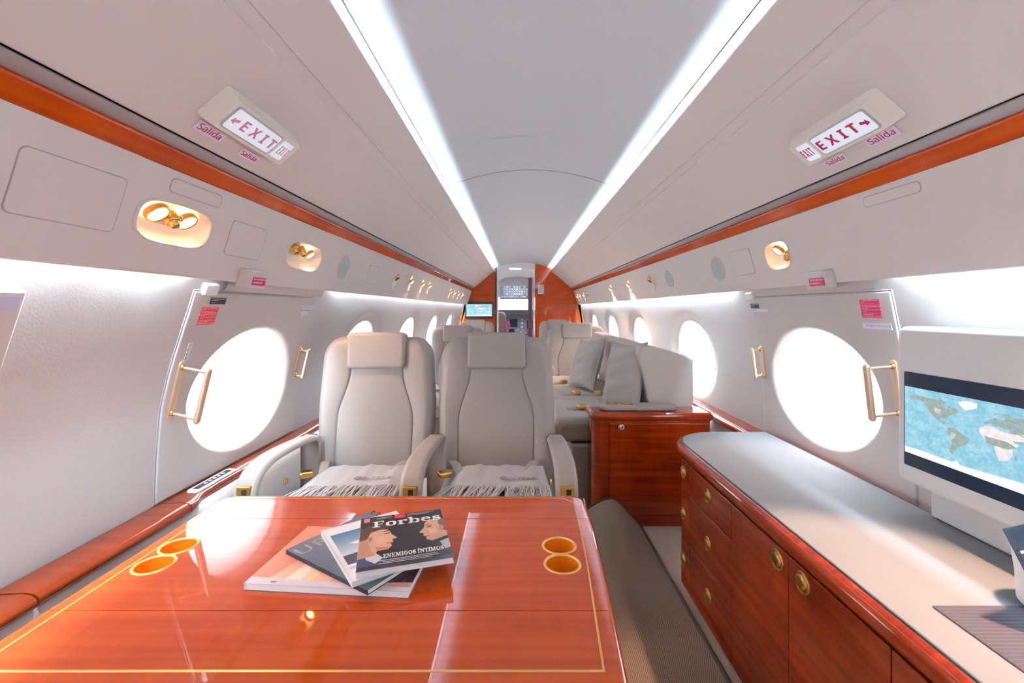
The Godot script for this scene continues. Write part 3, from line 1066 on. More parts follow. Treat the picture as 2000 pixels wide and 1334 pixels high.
func doors() -> void:
	for s in SIDES:
		var n := Node3D.new()
		n.name = "door_1" if s < 0 else "door_2"
		n.position = wallpt(s, 1.69, WIN_H)
		add_child(n, true)
		_tag(n, "cream emergency exit door with an oval window beside the " + ("dining table" if s < 0 else "credenza"), "door", "", "structure")
		var g := Geo.new()
		var l := 1.29 - 1.69
		var r := 2.08 - 1.69
		var b := -0.552 - WIN_H
		var t := 0.052 - WIN_H
		var an := angles(72, l, r, b, t)
		var rows := []
		var ring := func(k0: float, off: float, rect_scale: float):
			var row := []
			for a in an:
				var q := on_rect(a, l * rect_scale, r * rect_scale, b * rect_scale, t * rect_scale).lerp(ell(a, WIN_A * 1.07, WIN_B * 1.07), k0)
				row.append(wallpt(s, 1.69 + q.x, WIN_H + q.y, off))
			rows.append(row)
		ring.call(0.0, 0.001, 1.0)
		ring.call(0.0, -0.004, 1.0)
		ring.call(0.0, -0.0058, 0.996)
		ring.call(0.0, -0.0063, 0.988)
		for k in range(1, 7): ring.call(k / 6.0, -0.0063, 0.988)
		var inner := []
		for q in [[1.05, -0.0052], [1.03, -0.002], [1.012, 0.004], [1.004, 0.016]]:
			var row := []
			for a in an:
				var p := ell(a, WIN_A * q[0], WIN_B * q[0])
				row.append(wallpt(s, 1.69 + p.x, WIN_H + p.y, q[1]))
			rows.append(row)
		g.grid(rows, true)
		part("door_panel", g, M.wall, n)
		# dark seal round the edge
		var path := []
		for k in 26: path.append(wallpt(s, 1.287, lerpf(-0.553, 0.056, k / 25.0), -0.001))
		for k in 8: path.append(wallpt(s, lerpf(1.29, 2.083, k / 7.0), 0.056, -0.001))
		for k in 26: path.append(wallpt(s, 2.083, lerpf(0.056, -0.553, k / 25.0), -0.001))
		var sl := Geo.new()
		sl.tube(path, 0.0022, 6)
		part("seal", sl, M.slot, n)
		var tab := Geo.new()
		var hf := wall_frame(s, 1.345 if s < 0 else 2.06, 0.062)
		tab.rbox(hf.translated_local(Vector3(0, 0, 0.004)), Vector3(0.062, 0.036, 0.018), 0.006)
		part("hinge_cover", tab, M.white, n)
		# top valance in front of the light gap
		var va := Geo.new()
		var vr := []
		for q in [[0.058, -0.004], [0.060, -0.012], [0.10, -0.02], [0.102, -0.012]]:
			vr.append([wallpt(s, 1.40 if s < 0 else 1.33, q[0], q[1]), wallpt(s, 2.09 if s < 0 else 2.02, q[0], q[1])])
		va.grid(vr)
		part("valance", va, M.wall, n)
		handle(s, 1.325, -0.232, 0.155, 0.078, "tall rose-gold grab handle on the edge of the exit door by the " + ("table" if s < 0 else "television"))
		handle(s, 2.055, -0.235, 0.13, 0.036, "small rose-gold grab handle on the forward edge of the exit door by the " + ("armchairs" if s < 0 else "sofa cabinet"))
		# placards
		var who := "by the table" if s < 0 else "by the credenza"
		var rf := wall_frame(s, 1.37, -0.016 if s < 0 else 0.005).translated_local(Vector3(0, 0, 0.0068))
		var im := small_print(96, 96, C8(228, 66, 78) if s < 0 else C8(214, 30, 96), C8(246, 170, 178), 11, 6)
		var rp := solo("placard", card(rf, 0.076, 0.056), print_mat(im), "red printed placard at the top corner of the exit door " + who, "placard")
		var bf := wall_frame(s, 1.395 if s < 0 else 2.035, 0.029 if s < 0 else 0.018).translated_local(Vector3(0, 0, 0.0070))
		solo("placard", card(bf, 0.072, 0.021), print_mat(small_print(90, 28, C8(46, 48, 60), C8(196, 196, 204), 3, 8)), "small black printed label at the top of the exit door " + who, "placard")
		var lf := wall_frame(s, 2.0 if s < 0 else 1.36, 0.012 if s < 0 else -0.048).translated_local(Vector3(0, 0, 0.0069))
		solo("placard", card(lf, 0.11, 0.018), print_mat(small_print(100, 18, C8(226, 220, 240), C8(190, 182, 214), 1, 9)), "faint lilac printed strip on the exit door " + who, "placard")
		if s < 0:
			var vf := wall_frame(s, 1.335, -0.135).translated_local(Vector3(0, 0, 0.0069))
			solo("placard", card(vf, 0.016, 0.082), print_mat(small_print(16, 90, C8(216, 214, 220), C8(90, 90, 110), 6, 12, 2)), "narrow upright white label above the tall grab handle by the table", "placard")
			var tf := wall_frame(s, 1.99, -0.014).translated_local(Vector3(0, 0, 0.0069))
			solo("placard", card(tf, 0.07, 0.022), M.lilac, "pale lilac sticker under the lilac strip near the armchairs", "placard")
		else:
			var tf := wall_frame(s, 2.0, -0.002).translated_local(Vector3(0, 0, 0.0069))
			solo("placard", card(tf, 0.13, 0.012), print_mat(small_print(130, 12, C8(214, 220, 230), C8(170, 180, 200), 1, 19, 2)), "thin pale strip label under the black label by the sofa cabinet", "placard")

func handle(s: int, d: float, h: float, len: float, out: float, label: String) -> void:
	var f := wall_frame(s, d, h).translated_local(Vector3(0, 0, 0.0065))
	var o := thing("grab_handle", label, "handle", f.origin)
	var pl := Geo.new()
	pl.prism(round_outline(0.024, len * 1.12, 0.0115), f.translated_local(Vector3(0, 0, 0.002)), 0.006, 0.002)
	part("back_plate", pl, M.goldsat, o)
	for q in [-1, 1]:
		var p := Geo.new()
		p.tube([f * Vector3(0, q * len * 0.44, 0.004), f * Vector3(0, q * len * 0.445, out * 0.4), f * Vector3(0, q * len * 0.45, out)], 0.0048, 10)
		part("post", p, M.goldsat, o)
		var c := Geo.new()
		c.lathe([Vector2(0.009, 0.0), Vector2(0.009, 0.004), Vector2(0.006, 0.008)], f * Transform3D(Basis(Vector3(1, 0, 0), Vector3(0, 0, 1), Vector3(0, -1, 0)), Vector3(0, q * len * 0.44, 0.004)), 14)
		part("collar", c, M.gold, o)
	var gr := Geo.new()
	gr.prism(round_outline(0.021, len * 1.08, 0.0102), f.translated_local(Vector3(0, 0, out + 0.004)), 0.012, 0.004)
	part("grip", gr, M.goldsat, o)
# ---------------------------------------------------------------- ledges, table, magazines
func ledges() -> void:
	var o := thing("side_ledge", "glossy dark cherry side ledge running along the wall by the table and armchairs", "ledge", V(-1.0, -0.6, 1.0))
	for q in [[-1.5, 0.885], [0.89, 1.303], [1.307, 7.66]]:
		var ds := [q[0]]
		for k in 25:
			var d := lerpf(1.20, 1.45, k / 24.0)
			if d > q[0] + 0.002 and d < q[1] - 0.002: ds.append(d)
		ds.append(q[1])
		var rows := []
		for d in ds:
			var n := smoothstep(1.305, 1.40, d)
			var xi := lerpf(-0.934, -0.958, n)
			var low := lerpf(-0.584, -0.578, n)
			var row := []
			for p in [[-1.028, -0.555], [-1.024, -0.556], [xi - 0.03, -0.553], [xi - 0.012, -0.556], [xi - 0.003, -0.563], [xi, -0.571], [xi - 0.003, -0.579], [xi - 0.012, low], [-0.98, low - 0.004], [-1.028, low - 0.004]]:
				row.append(V(p[0], p[1], d))
			rows.append(row)
		var g := Geo.new()
		g.grid(rows, true)
		g.fan(rows[0]); g.fan(rows[rows.size() - 1], true)
		part("ledge_section", g, M.trimwood, o)
	var r := thing("side_ledge", "wooden side ledge with a rounded dark rail between the sofa and the credenza", "ledge", V(1.1, -0.6, 3.0))
	var g := Geo.new()
	var rows := []
	for d in [2.0, 7.66]:
		var row := []
		for p in [[1.15, -0.560], [1.126, -0.561], [1.065, -0.563], [1.055, -0.567], [1.055, -0.60], [1.15, -0.60]]: row.append(V(p[0], p[1], d))
		rows.append(row)
	g.grid(rows, true)
	part("ledge_section", g, M.trimwood, r)
	var rail := Geo.new()
	rail.tube([V(1.045, -0.575, 2.0), V(1.045, -0.575, 2.45)], 0.017, 14)
	part("rail", rail, M.cherry, r)
	# control panel set in the ledge
	var cf := Transform3D(Basis(Vector3(0, 0, -1), Vector3(-1, 0.1, 0).normalized(), Vector3(0.1, 1, 0).normalized()), V(-0.988, -0.5525, 1.475))
	cf.basis = T(Vector3.ZERO, Vector3(0, 0, -1), Vector3(-1, 0.06, 0)).basis
	var c := thing("control_panel", "slim dark touch control panel in a cream frame on the ledge beside the armchair", "control panel", cf.origin)
	var fr := Geo.new()
	fr.prism(round_outline(0.20, 0.036, 0.012), cf, 0.008, 0.003)
	part("frame", fr, M.plastic, c)
	var sc := Geo.new()
	sc.prism(round_outline(0.165, 0.019, 0.002), cf.translated_local(Vector3(0, 0, 0.004)), 0.002, 0.0004, 1)
	part("touch_strip", sc, M.bezel, c)
	for k in 5:
		var b := Geo.new()
		b.prism(round_outline(0.011, 0.010, 0.003), cf.translated_local(Vector3(-0.036 + 0.021 * k, 0, 0.0052)), 0.0008, 0.0002, 1)
		part("key", b, M.grille, c)

const TY := -0.50 # table top

func table_right(d: float) -> float:
	var P := [[0.55, 0.145], [0.61, 0.150], [0.70, 0.156], [0.90, 0.169], [1.05, 0.1755], [1.24, 0.179]]
	for k in P.size() - 1:
		if d <= P[k + 1][0]: return lerpf(P[k][1], P[k + 1][1], clampf((d - P[k][0]) / (P[k + 1][0] - P[k][0]), 0, 1))
	return 0.179

func cup_cell(g: Geo, x0: float, x1: float, d0: float, d1: float, cx: float, cd: float, r: float) -> void:
	var an := angles(40, x0 - cx, x1 - cx, d0 - cd, d1 - cd)
	var rows := []
	for k in 2:
		var row := []
		for a in an:
			var p := on_rect(a, x0 - cx, x1 - cx, d0 - cd, d1 - cd) if k == 0 else Vector2(cos(a), sin(a)) * r
			row.append(V(cx + p.x, TY, cd + p.y))
		rows.append(row)
	g.grid(rows, true)

const CUPS := [[-0.718, 0.963], [-0.714, 0.893], [0.087, 0.966], [0.087, 0.896]]

func table() -> void:
	var o := thing("dining_table", "glossy orange cherry dining table with gold inlay and cup holders", "table", V(-0.3, -1.09, 0.9))
	var xl := -0.79
	var e := 0.010 # the rounded rim starts this far in
	var up := Transform3D(Basis(Vector3.RIGHT, Vector3(0, 0, -1), Vector3.UP), V(0, 0, 0))
	var leafs := [[0.565, 0.7555], [0.7575, 1.0885], [1.0905, 1.228]]
	for k in 3:
		var d0: float = leafs[k][0]
		var d1: float = leafs[k][1]
		var a := d0 + (e if k == 0 else 0.0)
		var b := d1 - (e if k == 2 else 0.0)
		var g := Geo.new()
		if k == 1:
			var rx := 0.150
			g.quad(V(-0.66, TY, b), V(0.03, TY, b), V(0.03, TY, a), V(-0.66, TY, a))
			for c in CUPS:
				var lo := a if c[1] < 0.93 else 0.9285
				var hi := 0.9285 if c[1] < 0.93 else b
				if c[0] < 0: cup_cell(g, xl + e, -0.66, lo, hi, c[0], c[1], 0.0325)
				else: cup_cell(g, 0.03, rx, lo, hi, c[0], c[1], 0.0325)
			var s := []
			for q in 9:
				var d := lerpf(a, b, q / 8.0)
				s.append([V(rx, TY, d), V(table_right(d) - e, TY, d)])
			g.grid(s)
		else:
			var s := []
			for q in 13:
				var d := lerpf(a, b, q / 12.0)
				var cut := 0.0
				if k == 2: cut = 0.03 * (1.0 - sqrt(maxf(0.0, 1.0 - pow(clampf((d - (b - 0.03)) / 0.03, 0, 1), 2))))
				s.append([V(xl + e + cut, TY, d), V(table_right(d) - e - cut, TY, d)])
			g.grid(s)
		# underside of the leaf
		g.quad(V(xl + 0.02, TY - 0.045, b - 0.01), V(0.15, TY - 0.045, b - 0.01), V(0.14, TY - 0.045, a), V(xl + 0.02, TY - 0.045, a))
		# walls of the joint
		for dd in ([a, b] if k == 1 else ([b] if k == 0 else [a])):
			g.quad(V(xl + e, TY, dd), V(table_right(dd) - e, TY, dd), V(table_right(dd) - e, TY - 0.02, dd), V(xl + e, TY - 0.02, dd))
		part("table_leaf", g, M.wood, o)
	# rounded rim
	var out := PackedVector2Array()
	for q in 20: out.append(Vector2(table_right(lerpf(0.575, 1.19, q / 19.0)), lerpf(0.575, 1.19, q / 19.0)))
	for q in range(0, 8): out.append(Vector2(0.139 + 0.04 * cos(PI / 2 * q / 7.0), 1.188 + 0.04 * sin(PI / 2 * q / 7.0)))
	for q in range(0, 8): out.append(Vector2(-0.75 - 0.04 * sin(PI / 2 * q / 7.0), 1.188 + 0.04 * cos(PI / 2 * q / 7.0)))
	for q in 8: out.append(Vector2(xl, lerpf(1.18, 0.575, q / 7.0)))
	out.append(Vector2(xl + 0.01, 0.565)); out.append(Vector2(0.137, 0.565))
	var h := Geo.new()
	var rows := []
	for q in [[0.0105, 0.0], [0.006, -0.0012], [0.002, -0.005], [0.0, -0.011], [0.0, -0.02], [0.003, -0.03], [0.010, -0.038], [0.022, -0.044]]:
		var ins := h._inset(out, q[0])
		var row := []
		for p in ins: row.append(V(p.x, TY + q[1], p.y))
		rows.append(row)
	h.grid(rows, true)
	part("table_rim", h, M.wood, o)
	# inlaid gold line
	var inl := Geo.new()
	var R := []
	for q in 12: R.append(Vector2(table_right(lerpf(0.628, 1.18, q / 11.0)) - 0.031, lerpf(0.628, 1.18, q / 11.0)))
	R.append_array([Vector2(0.120, 1.207), Vector2(-0.735, 1.207), Vector2(-0.757, 1.185), Vector2(-0.760, 0.628)])
	var in2 := inl._inset(PackedVector2Array(R), 0.0036)
	var r1 := []
	var r2 := []
	var r3 := []
	for p in R: r1.append(V(p.x, TY - 0.0005, p.y)); r3.append(V(p.x, TY + 0.0006, p.y))
	for p in in2: r2.append(V(p.x, TY + 0.0006, p.y))
	inl.grid([r1, r3, r2], true)
	part("gold_inlay", inl, M.inlay, o)
	# cup holders, in pairs on one gold plate
	for pair in [[0, 1], [2, 3]]:
		var c0 := V(CUPS[pair[0]][0], TY, CUPS[pair[0]][1])
		var c1 := V(CUPS[pair[1]][0], TY, CUPS[pair[1]][1])
		var first: Node3D
		for c in [c0, c1]:
			var cup := Geo.new()
			cup.lathe([Vector2(0.0328, 0.0008), Vector2(0.0318, -0.002), Vector2(0.0312, -0.040), Vector2(0.028, -0.045), Vector2(0.0001, -0.045)], Transform3D(Basis.IDENTITY, c), 40)
			var cn := part("cup_holder", cup, M.cupgold, o)
			var ring := Geo.new()
			ring.lathe([Vector2(0.0315, -0.001), Vector2(0.0318, 0.001), Vector2(0.034, 0.0016), Vector2(0.0365, 0.0012), Vector2(0.0372, -0.0004)], Transform3D(Basis.IDENTITY, c), 40)
			part("ring", ring, M.inlay, cn)
			first = cn
		var br := Geo.new()
		var mid := (c0 + c1) / 2
		br.rbox(Transform3D(Basis(Vector3.RIGHT, Vector3(0, 0, -1), Vector3.UP), mid), Vector3(0.034, 0.006, 0.002), 0.0006, 0.001)
		part("bridge", br, M.inlay, first)
	var ped := Geo.new()
	ped.prism(round_outline(0.34, 0.42, 0.08), Transform3D(Basis(Vector3.RIGHT, Vector3(0, 0, -1), Vector3.UP), V(-0.45, (TY - 0.045 - 1.09) / 2, 0.9)), 1.09 + TY - 0.045, 0.004)
	part("pedestal", ped, M.panel, o)

func magazine(label: String, o2: Vector2, ang: float, w: float, h: float, y0: float, t: float, cover: Material, spine: Material, origin_corner := 0) -> Array:
	var xd := Vector3(cos(ang), 0, -sin(ang))
	var yd := Vector3(-sin(ang), 0, -cos(ang))
	var base := V(o2.x, y0, o2.y)
	var c := base + xd * w / 2 + yd * h / 2
	var f := Transform3D(Basis(xd, yd, Vector3.UP), c)
	var o := thing("magazine", label, "magazine", c, "")
	var pg := Geo.new()
	pg.rbox(f.translated_local(Vector3(-0.0005, 0, t / 2 - 0.0002)), Vector3(w - 0.003, h - 0.003, t - 0.0016), 0.0005)
	part("pages", pg, M.paper, o)
	var bk := Geo.new()
	bk.rbox(f.translated_local(Vector3(0, 0, 0.0005)), Vector3(w, h, 0.0009), 0.0003)
	part("back_cover", bk, spine, o)
	var sp := Geo.new()
	sp.rbox(f.translated_local(Vector3(-w / 2 + 0.0006, 0, t / 2)), Vector3(0.0014, h, t), 0.0005)
	part("spine", sp, spine, o)
	var cv := card(f.translated_local(Vector3(0, 0, t - 0.0006)), w, h, 0.0006)
	part("cover", cv, cover, o)
	return [o, f.translated_local(Vector3(0, 0, t + 0.0003))]

func magazines() -> void:
	var W := Color.WHITE
	# fashion magazine at the bottom
	var im := Image.create(320, 228, false, Image.FORMAT_RGB8)
	for y in 228:
		im.fill_rect(Rect2i(0, y, 320, 1), C8(236, 128, 92).lerp(C8(246, 196, 176), clampf(y / 200.0, 0, 1)))
	fill_poly(im, [[0, 0], [60, 0], [110, 60], [70, 120], [30, 228], [0, 228]], C8(232, 150, 124))
	fill_poly(im, [[96, 20], [122, 10], [140, 30], [132, 60], [150, 80], [140, 150], [118, 228], [66, 228], [84, 150], [80, 90], [98, 66]], C8(248, 214, 178))
	fill_poly(im, [[66, 228], [90, 150], [108, 150], [100, 228]], C8(250, 236, 220))
	fill_poly(im, [[96, 20], [122, 8], [142, 28], [134, 40], [104, 44]], C8(222, 160, 96))
	fill_poly(im, [[170, 100], [320, 120], [320, 228], [160, 228]], C8(240, 170, 150))
	fill_poly(im, [[268, 110], [320, 104], [320, 200], [250, 206]], C8(70, 40, 52))
	fill_poly(im, [[0, 206], [320, 216], [320, 228], [0, 228]], C8(222, 216, 228))
	var r := magazine("wide magazine with a pale orange cover, lowest of the pile on the table", Vector2(-0.490, 0.812), deg_to_rad(-4.5), 0.30, 0.215, TY + 0.0004, 0.0116, print_mat(im, 0.25), M.paper)
	lettering("vol", 0.006, r[1].translated_local(Vector3(-0.10, -0.099, 0)), M.print_grey, r[0])
	# grey brochure with a coil binding
	im = Image.create(250, 200, false, Image.FORMAT_RGB8)
	for y in 200: im.fill_rect(Rect2i(0, y, 250, 1), C8(112, 116, 136).lerp(C8(84, 100, 104), y / 200.0))
	fill_poly(im, [[60, 90], [130, 60], [250, 110], [250, 160], [90, 150]], C8(98, 120, 112))
	fill_poly(im, [[120, 110], [200, 96], [230, 120], [150, 132]], C8(70, 84, 88))
	r = magazine("dark grey coil-bound brochure fanned out under the white magazine", Vector2(-0.257, 0.777), deg_to_rad(57.5), 0.205, 0.245, TY + 0.012, 0.009, print_mat(im, 0.3), M.bezel)
	lettering("URU", 0.030, r[1].translated_local(Vector3(-0.048, 0.092, 0)), M.slot, r[0], 1.3, "Droid Sans", 300)
	var f: Transform3D = r[1]
	for k in 12:
		var cl := Geo.new()
		var path := []
		for q in 13: path.append(f * Vector3(0.099 + 0.005 * cos(TAU * q / 12.0), 0.105 - k * 0.0185, 0.0015 + 0.0045 * sin(TAU * q / 12.0)))
		cl.tube(path, 0.0009, 6, false)
		part("coil", cl, M.black, r[0])
	# white magazine with a picture of a plane
	im = Image.create(200, 256, false, Image.FORMAT_RGB8)
	im.fill(C8(240, 240, 244))
	for y in range(40, 190): im.fill_rect(Rect2i(12, y, 176, 1), C8(70, 118, 158).lerp(C8(222, 228, 234), clampf((y - 40) / 110.0, 0, 1)))
	fill_poly(im, [[12, 150], [188, 140], [188, 190], [12, 190]], C8(78, 84, 100))
	fill_poly(im, [[40, 100], [90, 92], [150, 78], [160, 84], [110, 104], [130, 120], [100, 112], [60, 112]], C8(246, 246, 248))
	fill_poly(im, [[12, 200], [188, 196], [188, 206], [12, 210]], C8(200, 196, 210))
	fill_poly(im, [[70, 158], [120, 150], [150, 160], [100, 170]], C8(120, 124, 136))
	magazine("white magazine with an airplane picture, directly beneath the topmost one", Vector2(-0.286, 0.7835), deg_to_rad(36.0), 0.165, 0.225, TY + 0.021, 0.010, print_mat(im, 0.25), M.paper)
	# the topmost magazine: two men in profile, face to face
	im = Image.create(320, 408, false, Image.FORMAT_RGB8)
	im.fill(C8(44, 40, 46))
	fill_poly(im, [[0, 300], [40, 292], [90, 330], [120, 408], [0, 408]], C8(74, 84, 116))
	fill_poly(im, [[20, 290], [60, 300], [84, 340], [60, 372], [30, 340]], C8(226, 224, 230))
	fill_poly(im, [[0, 120], [60, 96], [96, 112], [112, 150], [116, 170], [136, 206], [118, 214], [122, 236], [112, 244], [116, 262], [100, 286], [64, 288], [60, 316], [0, 330]], C8(222, 172, 146))
	fill_poly(im, [[0, 180], [30, 200], [44, 280], [60, 316], [0, 330]], C8(196, 146, 122))
	fill_poly(im, [[0, 100], [40, 74], [92, 82], [110, 112], [104, 128], [72, 122], [40, 140], [28, 190], [0, 200]], C8(88, 60, 46))
	fill_poly(im, [[88, 158], [108, 154], [110, 162], [92, 166]], C8(96, 66, 56))
	fill_poly(im, [[86, 140], [110, 134], [112, 140], [88, 147]], C8(70, 46, 36))
	fill_poly(im, [[30, 176], [44, 170], [50, 188], [44, 214], [34, 216]], C8(206, 150, 124))
	fill_poly(im, [[36, 182], [44, 180], [45, 200], [38, 206]], C8(160, 108, 90))
	fill_poly(im, [[98, 236], [122, 234], [120, 242], [100, 244]], C8(176, 96, 92))
	fill_poly(im, [[60, 256], [104, 270], [98, 286], [64, 288]], C8(188, 136, 112))
	fill_poly(im, [[56, 190], [86, 184], [92, 226], [66, 240]], C8(232, 184, 158))
	fill_poly(im, [[320, 100], [290, 86], [262, 92], [244, 116], [240, 150], [218, 190], [234, 200], [232, 222], [242, 228], [240, 250], [262, 268], [320, 250]], C8(212, 164, 140))
	fill_poly(im, [[320, 92], [300, 86], [296, 130], [306, 190], [320, 200]], C8(120, 104, 98))
	fill_poly(im, [[250, 146], [268, 148], [266, 156], [248, 154]], C8(110, 78, 66))
	fill_poly(im, [[244, 130], [268, 134], [268, 140], [244, 136]], C8(120, 92, 78))
	fill_poly(im, [[296, 150], [308, 148], [314, 172], [304, 196], [296, 186]], C8(196, 144, 122))
	fill_poly(im, [[234, 222], [252, 224], [252, 230], [238, 230]], C8(172, 100, 94))
	fill_poly(im, [[256, 168], [284, 172], [284, 206], [258, 210]], C8(224, 178, 154))
	fill_poly(im, [[250, 104], [282, 98], [284, 104], [252, 110]], C8(198, 150, 128))
	fill_poly(im, [[262, 266], [320, 240], [320, 300], [282, 300]], C8(26, 24, 30))
	fill_poly(im, [[0, 384], [320, 384], [320, 408], [0, 408]], C8(60, 56, 64))
	fill_poly(im, [[12, 8], [34, 8], [34, 44], [12, 44]], C8(226, 120, 140))
	fill_poly(im, [[130, 2], [172, 2], [172, 36], [130, 36]], C8(226, 70, 84))
	for q in [[60, 12, 64], [60, 22, 58], [180, 10, 110], [180, 20, 90]]: im.fill_rect(Rect2i(q[0], q[1], q[2], 4), C8(186, 182, 188))
	for q in [[70, 356, 200], [84, 366, 190], [70, 376, 180]]: im.fill_rect(Rect2i(q[0], q[1], q[2], 4), C8(206, 204, 210))
	fill_poly(im, [[286, 280], [320, 262], [320, 330], [300, 340]], C8(190, 188, 194))
	r = magazine("topmost magazine of the pile, dark cover with two men face to face", Vector2(-0.2836, 0.794), deg_to_rad(16.5), 0.172, 0.212, TY + 0.031, 0.011, print_mat(im, 0.2), M.paper)
	f = r[1]
	lettering("Forbes", 0.027, f.translated_local(Vector3(0.010, 0.068, 0)), M.white, r[0], 1.12, "Droid Serif", 700)
	lettering("ENEMIGOS ÍNTIMOS", 0.0135, f.translated_local(Vector3(0.016, -0.066, 0)), M.white, r[0], 0.58, "Droid Serif", 700)

# ---------------------------------------------------------------- seats
func backrest(f: Transform3D, hw: float, hgt: float) -> Geo: # f: middle of the foot of the back's front face; z towards the sitter
	var g := Geo.new()
	var rows := []
	var NV := 46
	for i in NV:
		var v := i / float(NV - 1)
		v = 1.0 - pow(1.0 - v, 1.35)
		var w := hw * (0.93 + 0.07 * sin(clampf(v / 0.6, 0, 1) * PI / 2)) - 0.012 * smoothstep(0.45, 0.9, v)
		var q := clampf((v - 0.83) / 0.17, 0, 1)
		w -= 0.085 * (1.0 - sqrt(maxf(0.0, 1.0 - q * q * 0.985)))
		var th := 0.11 - 0.03 * v
		var qt := clampf((v - 0.93) / 0.07, 0, 1)
		var squash := sqrt(maxf(0.02, 1.0 - qt * qt))
		var lean := -0.085 * v - 0.01 * sin(v * PI)
		var seam := 0.165 - 0.05 * smoothstep(0.40, 0.76, v) - 0.004 * smoothstep(0.3, 0.0, v)
		seam = minf(seam, w - 0.05)
		var xs := []
		for k in 7: xs.append(-lerpf(w - 0.03, seam + 0.012, k / 6.0))
		for e in [0.006, 0.0022, 0.0, -0.0022, -0.006]: xs.append(-(seam + e))
		for k in 9: xs.append(lerpf(-(seam - 0.014), seam - 0.014, k / 8.0))
		for e in [-0.006, -0.0022, 0.0, 0.0022, 0.006]: xs.append(seam + e)
		for k in 7: xs.append(lerpf(seam + 0.012, w - 0.03, k / 6.0))
		var row := []
		for x in xs:
			var ax: float = absf(x)
			var z := 0.0
			if ax > seam: z += 0.014 * sin(clampf((ax - seam) / maxf(w - seam, 0.01), 0, 1) * PI * 0.8)
			else: z += 0.006 * cos(ax / seam * PI / 2)
			z -= 0.007 * exp(-pow((ax - seam) / 0.0024, 2)) * (1.0 - q)
			row.append(f * Vector3(x, v * hgt, z * squash + lean - (1 - squash) * 0.03))
		for k in range(1, 7): # rounded side, back face
			var a := PI / 2 * k / 6.0
			row.append(f * Vector3(w - 0.03 + 0.03 * sin(a), v * hgt, lerpf(0.006, -th * 0.5, 1.0 - cos(a)) * squash + lean - (1 - squash) * 0.03))
		for k in range(1, 6):
			var a := PI / 2 * k / 5.0
			row.append(f * Vector3(w - 0.04 + 0.04 * cos(a), v * hgt, lerpf(-th * 0.5, -th, sin(a)) * squash + lean - (1 - squash) * 0.03))
		for k in range(0, 6):
			var a := PI / 2 * (5 - k) / 5.0
			row.append(f * Vector3(-(w - 0.04 + 0.04 * cos(a)), v * hgt, lerpf(-th * 0.5, -th, sin(a)) * squash + lean - (1 - squash) * 0.03))
		for k in range(1, 6):
			var a := PI / 2 * (6 - k) / 6.0
			row.append(f * Vector3(-(w - 0.03 + 0.03 * sin(a)), v * hgt, lerpf(0.006, -th * 0.5, 1.0 - cos(a)) * squash + lean - (1 - squash) * 0.03))
		rows.append(row)
	g.grid(rows, true)
	g.fan(rows[0]); g.fan(rows[NV - 1], true)
	return g

